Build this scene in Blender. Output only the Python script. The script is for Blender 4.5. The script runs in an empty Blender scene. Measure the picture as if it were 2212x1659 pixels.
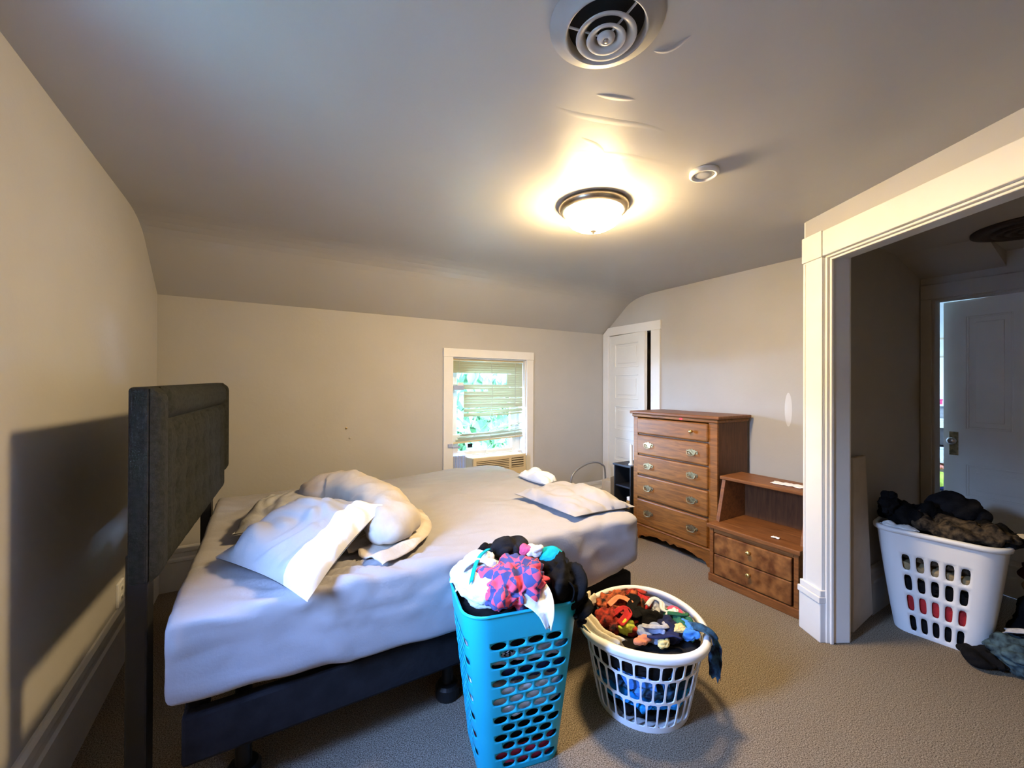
import bpy, bmesh, math, random
from mathutils import Vector, Matrix, noise, Euler
random.seed(7); noise.seed_set(7)
SC = bpy.context.scene
COL = SC.collection
PI = math.pi

# ------------------------------------------------------------------ camera
CAM_H = 1.41
yaw, pitch, roll = math.radians(31.07), math.radians(.182), math.radians(-.187)
FW = Vector((math.sin(yaw)*math.cos(pitch), math.cos(yaw)*math.cos(pitch), math.sin(pitch)))
R0 = Vector((math.cos(yaw), -math.sin(yaw), 0)); U0 = R0.cross(FW)
RT = R0*math.cos(roll) - U0*math.sin(roll); UP = RT.cross(FW)
cam_d = bpy.data.cameras.new('camera'); cam = bpy.data.objects.new('camera', cam_d); COL.objects.link(cam)
cam_d.sensor_width = 36; cam_d.lens = 882.8/2212*36; cam_d.clip_start = .02; cam_d.clip_end = 400
cam.matrix_world = Matrix(((RT.x, UP.x, -FW.x, 0), (RT.y, UP.y, -FW.y, 0), (RT.z, UP.z, -FW.z, CAM_H), (0, 0, 0, 1)))
SC.camera = cam

# ------------------------------------------------------------------ view + world
vs = SC.view_settings
vs.view_transform = 'Standard'; vs.look = 'None'; vs.gamma = 1; vs.use_curve_mapping = False
vs.exposure = 1.0
LAMP = 150.0          # ceiling lamp bowl emission
SKY = 130.0           # sky strength
w = bpy.data.worlds.new('sky'); SC.world = w; w.use_nodes = True
nt = w.node_tree; nt.nodes.clear()
out = nt.nodes.new('ShaderNodeOutputWorld'); bg = nt.nodes.new('ShaderNodeBackground')
tc = nt.nodes.new('ShaderNodeTexCoord'); sep = nt.nodes.new('ShaderNodeSeparateXYZ'); rmp = nt.nodes.new('ShaderNodeValToRGB')
nt.links.new(tc.outputs['Generated'], sep.inputs[0]); nt.links.new(sep.outputs['Z'], rmp.inputs['Fac'])
rmp.color_ramp.elements[0].position = 0.0; rmp.color_ramp.elements[0].color = (.46, .60, 1.0, 1)
rmp.color_ramp.elements[1].position = .8; rmp.color_ramp.elements[1].color = (.20, .36, 1.0, 1)
nt.links.new(rmp.outputs['Color'], bg.inputs['Color']); bg.inputs['Strength'].default_value = SKY
nt.links.new(bg.outputs[0], out.inputs[0])
def portal(name, loc, rot, sx, sy):
    l = bpy.data.lights.new(name, 'AREA'); l.shape = 'RECTANGLE'; l.size = sx; l.size_y = sy
    l.cycles.is_portal = True
    o = bpy.data.objects.new(name, l); COL.objects.link(o); o.location = loc; o.rotation_euler = rot
    return o

# room dimensions
XL, XE, YW, YC, HK, HC, YB = -.628, 3.436, 3.59, 3.125, 2.015, 2.376, -.9
# window in the left wall, just out of frame
W2 = (.96, 1.24, .95, 2.00)      # y0,y1,z0,z1
W1 = (1.505, 2.332, .50, 1.675)  # x0,x1,z0,z1 window in view
portal('sky_portal_left', (XL-.17, (W2[0]+W2[1])/2, (W2[2]+W2[3])/2), (0, -PI/2, 0), W2[3]-W2[2], W2[1]-W2[0])
portal('sky_portal_far', ((W1[0]+W1[1])/2, YW+.19, (W1[2]+W1[3])/2), (-PI/2, 0, 0), W1[1]-W1[0], W1[3]-W1[2])
portal('sky_portal_other_room', (5.3, -.74, 1.55), (PI/2, 0, 0), .6, .7)

# ------------------------------------------------------------------ materials
def mat(name, col, rough=.7, var=.0, vscale=8, bump=.0, bscale=60, col2=None, metal=0, spec=.3, sheen=0, coat=0, stretch=None, detail=3):
    m = bpy.data.materials.new(name); m.use_nodes = True
    n = m.node_tree; p = n.nodes['Principled BSDF']
    p.inputs['Roughness'].default_value = rough; p.inputs['Metallic'].default_value = metal
    p.inputs['Specular IOR Level'].default_value = spec
    if sheen: p.inputs['Sheen Weight'].default_value = sheen
    if coat: p.inputs['Coat Weight'].default_value = coat
    p.inputs['Base Color'].default_value = (*col, 1)
    t = n.nodes.new('ShaderNodeTexCoord'); mp = n.nodes.new('ShaderNodeMapping')
    n.links.new(t.outputs['Object'], mp.inputs[0])
    if stretch: mp.inputs['Scale'].default_value = stretch
    if var or col2:
        ns = n.nodes.new('ShaderNodeTexNoise'); ns.inputs['Scale'].default_value = vscale; ns.inputs['Detail'].default_value = detail
        n.links.new(mp.outputs[0], ns.inputs['Vector'])
        rp = n.nodes.new('ShaderNodeValToRGB')
        c2 = col2 if col2 else tuple(min(1, c*(1+var)) for c in col)
        c1 = col if col2 else tuple(c*(1-var) for c in col)
        rp.color_ramp.elements[0].position = .35; rp.color_ramp.elements[1].position = .65
        rp.color_ramp.elements[0].color = (*c1, 1); rp.color_ramp.elements[1].color = (*c2, 1)
        n.links.new(ns.outputs['Fac'], rp.inputs['Fac']); n.links.new(rp.outputs['Color'], p.inputs['Base Color'])
    if bump:
        nb = n.nodes.new('ShaderNodeTexNoise'); nb.inputs['Scale'].default_value = bscale; nb.inputs['Detail'].default_value = 3
        n.links.new(mp.outputs[0], nb.inputs['Vector'])
        b = n.nodes.new('ShaderNodeBump'); b.inputs['Strength'].default_value = bump; b.inputs['Distance'].default_value = .01
        n.links.new(nb.outputs['Fac'], b.inputs['Height']); n.links.new(b.outputs[0], p.inputs['Normal'])
    return m

def emit_mat(name, col, strength):
    m = bpy.data.materials.new(name); m.use_nodes = True
    p = m.node_tree.nodes['Principled BSDF']
    p.inputs['Base Color'].default_value = (.9, .88, .82, 1)
    p.inputs['Emission Color'].default_value = (*col, 1); p.inputs['Emission Strength'].default_value = strength
    return m

def wood(name, c1, c2, axis='z', scale=6, rough=.4):
    m = bpy.data.materials.new(name); m.use_nodes = True
    n = m.node_tree; p = n.nodes['Principled BSDF']; p.inputs['Roughness'].default_value = rough
    p.inputs['Specular IOR Level'].default_value = .28
    t = n.nodes.new('ShaderNodeTexCoord'); mp = n.nodes.new('ShaderNodeMapping')
    st = {'z': (9, 9, 1), 'y': (9, 1, 9), 'x': (1, 9, 9)}[axis]
    mp.inputs['Scale'].default_value = st
    n.links.new(t.outputs['Object'], mp.inputs[0])
    ns = n.nodes.new('ShaderNodeTexNoise'); ns.inputs['Scale'].default_value = scale; ns.inputs['Detail'].default_value = 6; ns.inputs['Distortion'].default_value = .8
    n.links.new(mp.outputs[0], ns.inputs['Vector'])
    rp = n.nodes.new('ShaderNodeValToRGB'); rp.color_ramp.elements[0].position = .3; rp.color_ramp.elements[1].position = .7
    rp.color_ramp.elements[0].color = (*c1, 1); rp.color_ramp.elements[1].color = (*c2, 1)
    n.links.new(ns.outputs['Fac'], rp.inputs['Fac']); n.links.new(rp.outputs['Color'], p.inputs['Base Color'])
    b = n.nodes.new('ShaderNodeBump'); b.inputs['Strength'].default_value = .08; b.inputs['Distance'].default_value = .005
    n.links.new(ns.outputs['Fac'], b.inputs['Height']); n.links.new(b.outputs[0], p.inputs['Normal'])
    return m

def plaid(name, a, b_, sc=26):
    m = bpy.data.materials.new(name); m.use_nodes = True
    n = m.node_tree; p = n.nodes['Principled BSDF']; p.inputs['Roughness'].default_value = .95; p.inputs['Specular IOR Level'].default_value = .1
    t = n.nodes.new('ShaderNodeTexCoord')
    wp = n.nodes.new('ShaderNodeTexNoise'); wp.inputs['Scale'].default_value = 7; n.links.new(t.outputs['Object'], wp.inputs['Vector'])
    mx = n.nodes.new('ShaderNodeVectorMath'); mx.operation = 'MULTIPLY_ADD'; mx.inputs[1].default_value = (.16, .16, .16)
    n.links.new(wp.outputs['Color'], mx.inputs[0]); n.links.new(t.outputs['Object'], mx.inputs[2])
    mp = n.nodes.new('ShaderNodeMapping'); mp.inputs['Rotation'].default_value = (.6, .3, .8); n.links.new(mx.outputs[0], mp.inputs[0])
    ck = n.nodes.new('ShaderNodeTexChecker'); ck.inputs['Scale'].default_value = sc
    ck.inputs['Color1'].default_value = (*a, 1); ck.inputs['Color2'].default_value = (*b_, 1)
    n.links.new(mp.outputs[0], ck.inputs['Vector']); n.links.new(ck.outputs['Color'], p.inputs['Base Color'])
    return m

def glass_mat(name, tint=(.93, 1, .97)):
    m = bpy.data.materials.new(name); m.use_nodes = True
    n = m.node_tree; n.nodes.clear()
    o = n.nodes.new('ShaderNodeOutputMaterial'); tr = n.nodes.new('ShaderNodeBsdfTransparent'); gl = n.nodes.new('ShaderNodeBsdfGlossy')
    tr.inputs[0].default_value = (*tint, 1); gl.inputs['Roughness'].default_value = .02
    mx = n.nodes.new('ShaderNodeMixShader'); mx.inputs[0].default_value = .05
    n.links.new(tr.outputs[0], mx.inputs[1]); n.links.new(gl.outputs[0], mx.inputs[2]); n.links.new(mx.outputs[0], o.inputs[0])
    return m

def slat_mat(name, col):
    m = bpy.data.materials.new(name); m.use_nodes = True
    n = m.node_tree; n.nodes.clear()
    o = n.nodes.new('ShaderNodeOutputMaterial'); d = n.nodes.new('ShaderNodeBsdfDiffuse'); tl = n.nodes.new('ShaderNodeBsdfTranslucent')
    d.inputs[0].default_value = (*col, 1); tl.inputs[0].default_value = (*col, 1)
    mx = n.nodes.new('ShaderNodeMixShader'); mx.inputs[0].default_value = .08
    n.links.new(d.outputs[0], mx.inputs[1]); n.links.new(tl.outputs[0], mx.inputs[2]); n.links.new(mx.outputs[0], o.inputs[0])
    return m

M = {}
M['wall'] = mat('wall_paint', (.455, .440, .420), .62, var=.02, vscale=3, bump=.08, bscale=40, spec=.35)
M['ceil'] = mat('ceiling_paint', (.43, .418, .405), .42, var=.02, vscale=2, bump=.25, bscale=4, spec=.4)
M['hallwall'] = mat('hall_paint', (.40, .37, .325), .7, var=.02, vscale=3, bump=.05)
M['trim'] = mat('trim_paint', (.74, .73, .71), .4, var=.02, vscale=5, bump=.03, bscale=30, spec=.45)
M['doorw'] = mat('door_paint', (.72, .71, .67), .45, var=.02, vscale=5, bump=.03, bscale=30, spec=.4)
M['carpet'] = mat('carpet', (.10, .075, .050), 1, vscale=230, bump=1.0, bscale=320, col2=(.52, .43, .32), spec=.05, detail=5)
M['sheet'] = mat('sheet_fabric', (.315, .303, .315), .9, var=.03, vscale=4, bump=.1, bscale=120, spec=.15, sheen=.1)
M['pillow_grey'] = mat('pillow_grey_fabric', (.32, .32, .335), .9, var=.04, vscale=6, bump=.15, bscale=90, spec=.15)
M['pillow_tan'] = mat('pillow_taupe_fabric', (.40, .355, .30), .85, var=.10, vscale=9, bump=.2, bscale=40, spec=.2, stretch=(1, 1, .4))
M['white_cloth'] = mat('white_cloth', (.60, .61, .63), .9, var=.02, bump=.15, bscale=90, spec=.1)
M['headboard'] = mat('headboard_fabric', (.027, .028, .025), .95, var=.2, vscale=60, bump=.3, bscale=200, spec=.1)
M['black'] = mat('black_fabric', (.012, .012, .014), .9, var=.2, vscale=20, bump=.2, bscale=80, spec=.15)
M['blackpl'] = mat('black_plastic', (.012, .012, .013), .45, var=.1, vscale=9)
M['oak'] = wood('oak_front', (.125, .043, .006), (.27, .102, .015), 'y', rough=.5)
M['oakside'] = wood('oak_side', (.075, .028, .010), (.13, .052, .018), 'z', rough=.55)
M['oaktop'] = wood('oak_top', (.13, .046, .014), (.24, .095, .03), 'y', rough=.42)
M['walnut'] = wood('walnut', (.13, .046, .012), (.25, .095, .026), 'y', rough=.45)
M['burl'] = mat('burl_veneer', (.10, .032, .008), .45, vscale=16, col2=(.27, .11, .03), bump=.05, detail=8)
M['brass'] = mat('brass', (.62, .47, .20), .35, var=.1, vscale=30, metal=1)
M['antique'] = mat('antique_brass', (.30, .23, .12), .45, var=.3, vscale=60, metal=1)
M['steel'] = mat('brushed_metal', (.55, .54, .52), .35, var=.05, vscale=20, metal=1)
M['pan'] = mat('lamp_pan_metal', (.50, .43, .33), .3, var=.05, vscale=20, metal=1)
M['bowl'] = emit_mat('lit_lamp_glass', (1, .72, .36), LAMP)
M['ventm'] = mat('vent_enamel', (.50, .50, .50), .4, var=.06, vscale=15, spec=.5)
M['ventdark'] = mat('duct_dark', (.01, .01, .01), .9, var=.2)
M['plastic_white'] = mat('white_plastic', (.80, .81, .83), .35, var=.015, vscale=6, spec=.4)
M['plastic_teal'] = mat('teal_plastic', (.012, .42, .58), .4, var=.03, vscale=6, spec=.35)
M['slat'] = slat_mat('blind_slat', (.36, .345, .22))
M['glass'] = glass_mat('window_glass')
M['acbeige'] = mat('beige_plastic', (.62, .50, .30), .5, var=.03, vscale=10)
M['acdark'] = mat('dark_grille', (.10, .075, .04), .7, var=.1)
M['grey'] = mat('grey_metal', (.35, .35, .36), .4, var=.05, metal=.6)
M['leaf'] = mat('tree_leaf', (.10, .22, .08), .6, vscale=3, col2=(.24, .40, .18))
M['bark'] = mat('bark', (.10, .07, .05), .9, var=.3, vscale=10, bump=.4)
M['grass'] = mat('lawn_grass', (.13, .16, .09), .9, vscale=6, col2=(.22, .25, .16), bump=.5, bscale=60)
M['paper'] = mat('paper', (.85, .85, .86), .8, var=.02)
M['board'] = mat('tan_fibreboard', (.46, .40, .32), .8, var=.05, vscale=10)

def cloth(name, col, col2=None, vs_=14, var=.08):
    return mat(name, col, .95, var=var, vscale=vs_, bump=.25, bscale=120, col2=col2, spec=.08)

# ------------------------------------------------------------------ mesh helpers
def link(name, me, m=None, parent=None, smooth=False):
    o = bpy.data.objects.new(name, me); COL.objects.link(o)
    if m is not None and not me.materials: me.materials.append(m)
    if parent is not None: o.parent = parent
    if smooth:
        me.polygons.foreach_set('use_smooth', [True]*len(me.polygons))
    return o
def tag(o, label, cat, group=None):
    o['label'] = label; o['category'] = cat
    if group: o['group'] = group
    return o
def thing(name, label, cat, loc=(0, 0, 0), rotz=0, group=None):
    o = bpy.data.objects.new(name, None); COL.objects.link(o); o.empty_display_size = .1
    o.location = loc; o.rotation_euler = (0, 0, rotz)
    return tag(o, label, cat, group)
def struct(o): o['kind'] = 'structure'; return o
def bobj(name, bm, m, parent=None, smooth=False, bevel=0, seg=2, autosm=False):
    bmesh.ops.recalc_face_normals(bm, faces=bm.faces[:])
    me = bpy.data.meshes.new(name); bm.to_mesh(me); bm.free()
    o = link(name, me, m, parent, smooth)
    if bevel:
        b = o.modifiers.new('bevel', 'BEVEL'); b.width = bevel; b.segments = seg; b.limit_method = 'ANGLE'; b.angle_limit = math.radians(40)
    return o
def box(bm, x0, x1, y0, y1, z0, z1, mtx=None):
    vs_ = [bm.verts.new((x, y, z)) for x in (x0, x1) for y in (y0, y1) for z in (z0, z1)]
    for f in ((0, 1, 3, 2), (4, 6, 7, 5), (0, 4, 5, 1), (2, 3, 7, 6), (0, 2, 6, 4), (1, 5, 7, 3)):
        bm.faces.new([vs_[i] for i in f])
    if mtx is not None:
        for v in vs_: v.co = mtx @ v.co
    return vs_
def obox(name, x0, x1, y0, y1, z0, z1, m, parent=None, bevel=0, mtx=None, seg=2):
    bm = bmesh.new(); box(bm, x0, x1, y0, y1, z0, z1, mtx); return bobj(name, bm, m, parent, bevel=bevel, seg=seg)
def prism(bm, pts, axis, a, b_):
    """extrude 2D polygon along an axis (0,1,2)"""
    def mk(p, t):
        l = list(p); l.insert(axis, t); return bm.verts.new(l)
    A = [mk(p, a) for p in pts]; B = [mk(p, b_) for p in pts]; n = len(pts)
    bm.faces.new(A); bm.faces.new(B[::-1])
    for i in range(n): bm.faces.new((A[i], B[i], B[(i+1) % n], A[(i+1) % n]))
def lathe(bm, prof, c=(0, 0, 0), n=40, mtx=None, closed=False):
    rings = []
    for r, z in prof:
        if r < 1e-6: rings.append([bm.verts.new((c[0], c[1], c[2]+z))])
        else: rings.append([bm.verts.new((c[0]+r*math.cos(2*PI*k/n), c[1]+r*math.sin(2*PI*k/n), c[2]+z)) for k in range(n)])
    pairs = list(zip(rings, rings[1:])) + ([(rings[-1], rings[0])] if closed else [])
    for a, b_ in pairs:
        for k in range(n):
            k2 = (k+1) % n
            if len(a) == 1 and len(b_) == 1: break
            if len(a) == 1: bm.faces.new((a[0], b_[k], b_[k2]))
            elif len(b_) == 1: bm.faces.new((a[k], b_[0], a[k2]))
            else: bm.faces.new((a[k], b_[k], b_[k2], a[k2]))
    if mtx is not None:
        for rg in rings:
            for v in rg: v.co = mtx @ v.co
def tube(bm, pts, rad, n=8, cap=True, closed=False):
    pts = [Vector(p) for p in pts]; rings = []
    N = len(pts); prev = None
    for i, p in enumerate(pts):
        a = pts[(i-1) % N] if (closed or i > 0) else p; b_ = pts[(i+1) % N] if (closed or i < N-1) else p
        t = (b_-a).normalized()
        ref = prev if prev is not None else (Vector((0, 0, 1)) if abs(t.z) < .9 else Vector((1, 0, 0)))
        x = (ref - t*ref.dot(t)).normalized(); prev = x; y = t.cross(x)
        r = rad[i] if isinstance(rad, (list, tuple)) else rad
        rings.append([bm.verts.new(p + x*math.cos(2*PI*k/n)*r + y*math.sin(2*PI*k/n)*r) for k in range(n)])
    for i in range(N if closed else N-1):
        a, b_ = rings[i], rings[(i+1) % N]
        for k in range(n): bm.faces.new((a[k], a[(k+1) % n], b_[(k+1) % n], b_[k]))
    if cap and not closed: bm.faces.new(rings[0][::-1]); bm.faces.new(rings[-1])
def catmull(pts, n=8):
    P = [Vector(p) for p in pts]; P = [2*P[0]-P[1]] + P + [2*P[-1]-P[-2]]; o = []
    for i in range(1, len(P)-2):
        for k in range(n):
            t = k/n; a, b_, c, d = P[i-1:i+3]
            o.append(.5*((2*b_) + (c-a)*t + (2*a-5*b_+4*c-d)*t*t + (3*b_-a-3*c+d)*t**3))
    o.append(P[-2]); return o
def fold(p, s, seed):
    """cloth fold noise, about -1..1, with sharp valleys"""
    q = Vector((p[0]*s+seed*3.7, p[1]*s-seed*1.9, p[2]*s+seed*5.3))
    h_ = q*.6; wv = Vector((noise.noise(h_+Vector((31.4, 0, 0))), noise.noise(h_+Vector((0, 47.2, 0))), noise.noise(h_+Vector((0, 0, 11.9)))))*.9
    a = abs(noise.noise(q+wv)); b_ = abs(noise.noise((q+wv)*2.1))
    return (a*1.6+b_*.7)-.65

# ================================================================== SETTING
def wall_with_hole(bm, axis, t0, t1, u0, u1, z0, z1, holes):
    """wall slab between t0..t1 on axis (0: X const, 1: Y const) spanning u0..u1, with rectangular holes (ua,ub,za,zb) ordered in u"""
    def b_(ua, ub, za, zb):
        if ub-ua < 1e-5 or zb-za < 1e-5: return
        if axis == 0: box(bm, t0, t1, ua, ub, za, zb)
        else: box(bm, ua, ub, t0, t1, za, zb)
    u = u0
    for (ua, ub, za, zb) in holes:
        b_(u, ua, z0, z1); b_(ua, ub, z0, za); b_(ua, ub, zb, z1); u = ub
    b_(u, u1, z0, z1)

bm = bmesh.new(); box(bm, -1.0, 8.0, -2.2, 3.9, -.12, 0)
struct(bobj('floor', bm, M['carpet']))
T = .16
bm = bmesh.new(); wall_with_hole(bm, 0, XL-T, XL, YB-T, YW, 0, HC+.08, [W2]); WL = struct(bobj('wall_left', bm, M['wall']))
bm = bmesh.new(); wall_with_hole(bm, 1, YW, YW+.18, XL-T, 3.9, 0, HC+.08, [W1]); WW = struct(bobj('wall_window', bm, M['wall']))
CD = (2.885, 3.495, 0, 1.985)      # closet doorway
bm = bmesh.new(); wall_with_hole(bm, 0, XE, XE+.12, 1.168, YW, 0, HC+.08, [CD]); WE = struct(bobj('wall_end', bm, M['wall']))
bm = bmesh.new(); box(bm, XL-T, 1.9, YB-T, YB, 0, HC+.08); struct(bobj('wall_behind', bm, M['wall']))
# partition between bedroom and hall
bm = bmesh.new(); box(bm, 2.745, 4.27, 1.03, 1.150, 0, HC+.08); struct(bobj('wall_partition', bm, M['hallwall']))
# closet shell
bm = bmesh.new(); box(bm, 3.556, 4.3, 2.6, 2.66, 0, HC); box(bm, 3.556, 4.3, 3.59, 3.65, 0, HC); box(bm, 4.3, 4.36, 2.6, 3.65, 0, HC); box(bm, 3.5, 4.36, 2.55, 3.65, HC-.06, HC+.08)
struct(bobj('wall_closet', bm, M['hallwall']))

# ceiling: flat part, eased bend, slope down to the window wall
prof = [(YB-T, HC)]
def bez(a, b_, c, n):
    return [((1-t)**2*a[0]+2*t*(1-t)*b_[0]+t*t*c[0], (1-t)**2*a[1]+2*t*(1-t)*b_[1]+t*t*c[1]) for t in [k/n for k in range(n+1)]]
sl = (HK-HC)/(YW-YC)
prof += bez((2.86, HC), (YC, HC), (YC+.12, HC+.12*sl), 6) + [(YW+.02, HK+.02*sl)]
bm = bmesh.new()
pts = prof + [(YW+.02, HC+.12), (YB-T, HC+.12)]
prism(bm, pts, 0, XL-T, 3.56)
CE = struct(bobj('ceiling', bm, M['ceil']))

# angled wall with the wide cased opening to the hall
A = Vector((2.718, 1.168, 0)); DD = Vector((.48, .877, 0)).normalized(); NN = Vector((DD.y, -DD.x, 0))   # along wall, into hall
def ow(mtx_only=False):
    # local frame: x = distance from corner along wall towards the camera side, y = depth into hall, z up
    return Matrix(((-DD.x, NN.x, 0, A.x), (-DD.y, NN.y, 0, A.y), (0, 0, 1, 0), (0, 0, 0, 1)))
OW = ow()
OL, OR_, OT, OD = .145, 1.75, 2.13, .125
bm = bmesh.new()
for b_ in ((0, OL, 0, OD, 0, HC+.08), (OL, OR_, 0, OD, OT, HC+.08), (OR_, 2.6, 0, OD, 0, HC+.08)): box(bm, *b_, OW)
WO = struct(bobj('wall_opening', bm, M['wall']))
def trim(name, parts, m=M['trim'], bevel=.004, mtx=OW):
    root = None
    for nm, b_ in parts:
        bm = bmesh.new(); box(bm, *b_, mtx)
        o = bobj(nm if root else name, bm, m, root, bevel=bevel)
        if root is None: root = struct(o)
    return root
t1 = trim('trim_1', [('casing', (.012, .146, -.022, 0, .26, 2.125)),
    ('corner_block', (.008, .150, -.030, 0, 2.125, 2.270)),
    ('head_casing', (.152, 1.76, -.024, 0, 2.128, 2.266)),
    ('casing_edge', (.016, .030, -.028, -.02, .28, 2.12)),
    ('plinth', (-.004, .153, -.036, 0, 0, .215)),
    ('plinth_cap', (-.008, .155, -.043, 0, .215, .25)),
    ('plinth_bead', (0, .152, -.034, 0, .25, .285)),
    ('jamb_liner', (.146, .160, -.004, OD+.006, 0, OT)),
    ('jamb_stop', (.160, .172, .012, .030, 0, OT-.012)),
    ('hall_casing', (.03, .150, OD, OD+.02, 0, 2.2)),
    ('head_liner', (.146, OR_+.01, -.004, OD+.006, OT-.014, OT)),
    ('head_stop', (.16, OR_, .012, .030, OT-.026, OT-.014)),
    ('far_casing', (OR_, OR_+.13, -.022, 0, 0, 2.125)),
    ('far_corner_block', (OR_+.0, OR_+.14, -.03, 0, 2.125, 2.27)),
    ('end_return', (-.012, 0.004, 0.0, OD, 0, HC))])
bm = bmesh.new(); lathe(bm, [(.045, 0), (.045, .006), (.034, .008), (.030, .003), (.012, .004), (.008, .009), (0, .01)], n=28,
      mtx=OW @ Matrix.Translation((OR_+.07, -.03, 2.197)) @ Matrix.Rotation(PI/2, 4, 'X'))
bobj('rosette', bm, M['trim'], t1, smooth=True)

# hall shell
HH = 2.30
FX = 4.15
HD = (.20, .968, 0, 2.04)
bm = bmesh.new(); wall_with_hole(bm, 0, FX, FX+.12, -1.7, 1.03, 0, HC, [HD]); WF = struct(bobj('wall_hall_far', bm, M['hallwall']))
bm = bmesh.new(); box(bm, 1.08, FX+.12, -1.82, -1.7, 0, HC); box(bm, 1.08, 1.2, -1.7, -1.0, 0, HC); struct(bobj('wall_hall_side', bm, M['hallwall']))
bm = bmesh.new(); prism(bm, [(2.83, 1.05), (FX+.02, 1.05), (FX+.02, -1.75), (1.1, -1.75), (1.1, -1.0), (1.62, -1.0), (2.78, 1.0)], 2, HH, HH+.12); struct(bobj('ceiling_hall', bm, M['hallwall']))
# boxed-in slope where the hall ceiling meets the far wall
bm = bmesh.new(); prism(bm, [(3.66, HH), (FX+.005, HH), (FX+.005, 2.20)], 1, .62, 1.035); struct(bobj('trim_4', bm, M['hallwall']))
t2 = trim('trim_2', [('casing', (FX-.02, FX, .968, 1.028, 0, 2.045)), ('head_casing', (FX-.02, FX, .08, 1.028, 2.045, 2.15)),
    ('door_jamb', (FX, FX+.12, .955, .972, 0, 2.045)), ('head_jamb', (FX, FX+.12, .19, .972, 2.032, 2.045)),
    ('far_casing', (FX-.02, FX, .08, .20, 0, 2.045))], m=M['hallwall'], mtx=None)
# other room beyond the hall door
bm = bmesh.new()
wall_with_hole(bm, 1, -.72, -.60, FX+.12, 6.5, 0, HC, [(5.0, 5.6, 1.2, 1.9)])
box(bm, FX+.12, 6.5, 2.5, 2.6, 0, HC); box(bm, 6.38, 6.5, -.60, 2.5, 0, HC); box(bm, FX+.12, FX+.14, 1.03, 2.5, 0, HC)
M['roomwall'] = mat('pale_wall_paint', (.80, .79, .74), .7, var=.02)
struct(bobj('wall_other_room', bm, M['roomwall']))
bm = bmesh.new(); box(bm, FX+.05, 6.5, -.72, 2.6, HC, HC+.1); struct(bobj('ceiling_other_room', bm, M['roomwall']))

# baseboards with stepped profile
def baseboard(name, pts2d, axis, a, b_, m=M['trim']):
    bm = bmesh.new(); prism(bm, pts2d, axis, a, b_); return struct(bobj(name, bm, m))
bp = [(0, 0), (.020, 0), (.020, .19), (.026, .20), (.026, .215), (.017, .225), (.017, .25), (.022, .262), (.020, .285), (.008, .297), (0, .297)]
baseboard('baseboard_left', [(XL+x, z) for x, z in bp], 1, YB, YW)
baseboard('baseboard_window', [(YW-x, z) for x, z in bp], 0, XL, XE)
bm = bmesh.new(); prism(bm, [(XE-x, z) for x, z in bp], 1, 1.15, 2.77); struct(bobj('baseboard_end', bm, M['trim']))
bm = bmesh.new(); prism(bm, [(1.03-x, z) for x, z in bp], 0, 3.2, FX); struct(bobj('baseboard_hall', bm, M['hallwall']))

# ---- closet door, ajar into the room, at the corner
t3 = None
cas = [('casing', [(2.773, 0), (2.885, 0), (2.885, 1.985), (2.773, 1.985)]),
       ('casing', [(3.495, 0), (3.585, 0), (3.585, 1.985), (3.495, 1.985)]),
       ('head_casing', [(2.765, 1.985), (3.585, 1.985), (3.585, 2.010), (3.50, 2.080), (2.765, 2.080)])]
for k, (nm, pp) in enumerate(cas):
    bm = bmesh.new(); prism(bm, pp, 0, XE-.022, XE); o = bobj('trim_3' if t3 is None else nm, bm, M['trim'], t3, bevel=.003)
    if t3 is None: t3 = struct(o)
for y0, y1 in ((2.880, 2.892), (3.488, 3.50)):
    bm = bmesh.new(); box(bm, XE-.002, XE+.12, y0, y1, 0, 1.985); bobj('door_jamb', bm, M['trim'], t3)
def panel_door(name, wd, ht, layout, m, th=.036):
    """door in local coords: x 0..wd from hinge, y thickness centred, z up. layout: list of (x0,x1,z0,z1) panel openings"""
    xs = sorted({0, wd} | {a for p in layout for a in p[:2]}); zs = sorted({0, ht} | {a for p in layout for a in p[2:]})
    bm = bmesh.new()
    for i in range(len(xs)-1):
        for j in range(len(zs)-1):
            cx, cz = (xs[i]+xs[i+1])/2, (zs[j]+zs[j+1])/2
            if any(p[0] < cx < p[1] and p[2] < cz < p[3] for p in layout): continue
            box(bm, xs[i], xs[i+1], -th/2, th/2, zs[j], zs[j+1])
    bmesh.ops.remove_doubles(bm, verts=bm.verts[:], dist=1e-5)
    d = {}
    for f in bm.faces[:]:
        k = tuple(sorted(v.index for v in f.verts))
    bm.verts.index_update()
    for f in bm.faces[:]:
        k = tuple(sorted(v.index for v in f.verts)); d.setdefault(k, []).append(f)
    bmesh.ops.delete(bm, geom=[f for l in d.values() if len(l) > 1 for f in l], context='FACES_ONLY')
    o = struct(bobj(name, bm, m))
    for p in layout:
        bm = bmesh.new(); box(bm, p[0], p[1], -th/2+.011, th/2-.011, p[2], p[3])
        e = .045
        for s in (-1, 1):
            box(bm, p[0]+e, p[1]-e, min(s*(th/2-.011), s*(th/2-.004)), max(s*(th/2-.011), s*(th/2-.004)), p[2]+e, p[3]-e)
        bobj('door_panel', bm, m, o, bevel=.004)
        bm = bmesh.new()
        for s in (-1, 1):
            y0, y1 = sorted((s*(th/2-.012), s*(th/2-.001)))
            for q in ((p[0], p[0]+.012, p[2], p[3]), (p[1]-.012, p[1], p[2], p[3]), (p[0]+.012, p[1]-.012, p[2], p[2]+.012), (p[0]+.012, p[1]-.012, p[3]-.012, p[3])):
                box(bm, q[0], q[1], y0, y1, q[2], q[3])
        bobj('panel_moulding', bm, m, o, bevel=.003)
    return o
lay = []
z = .20
for hgt in (.27, .27, .27, .27, .27):
    lay.append((.09, .488, z, z+hgt)); z += hgt+.08
cd = panel_door('door_1', .578, 1.965, lay, M['doorw'])
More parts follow.
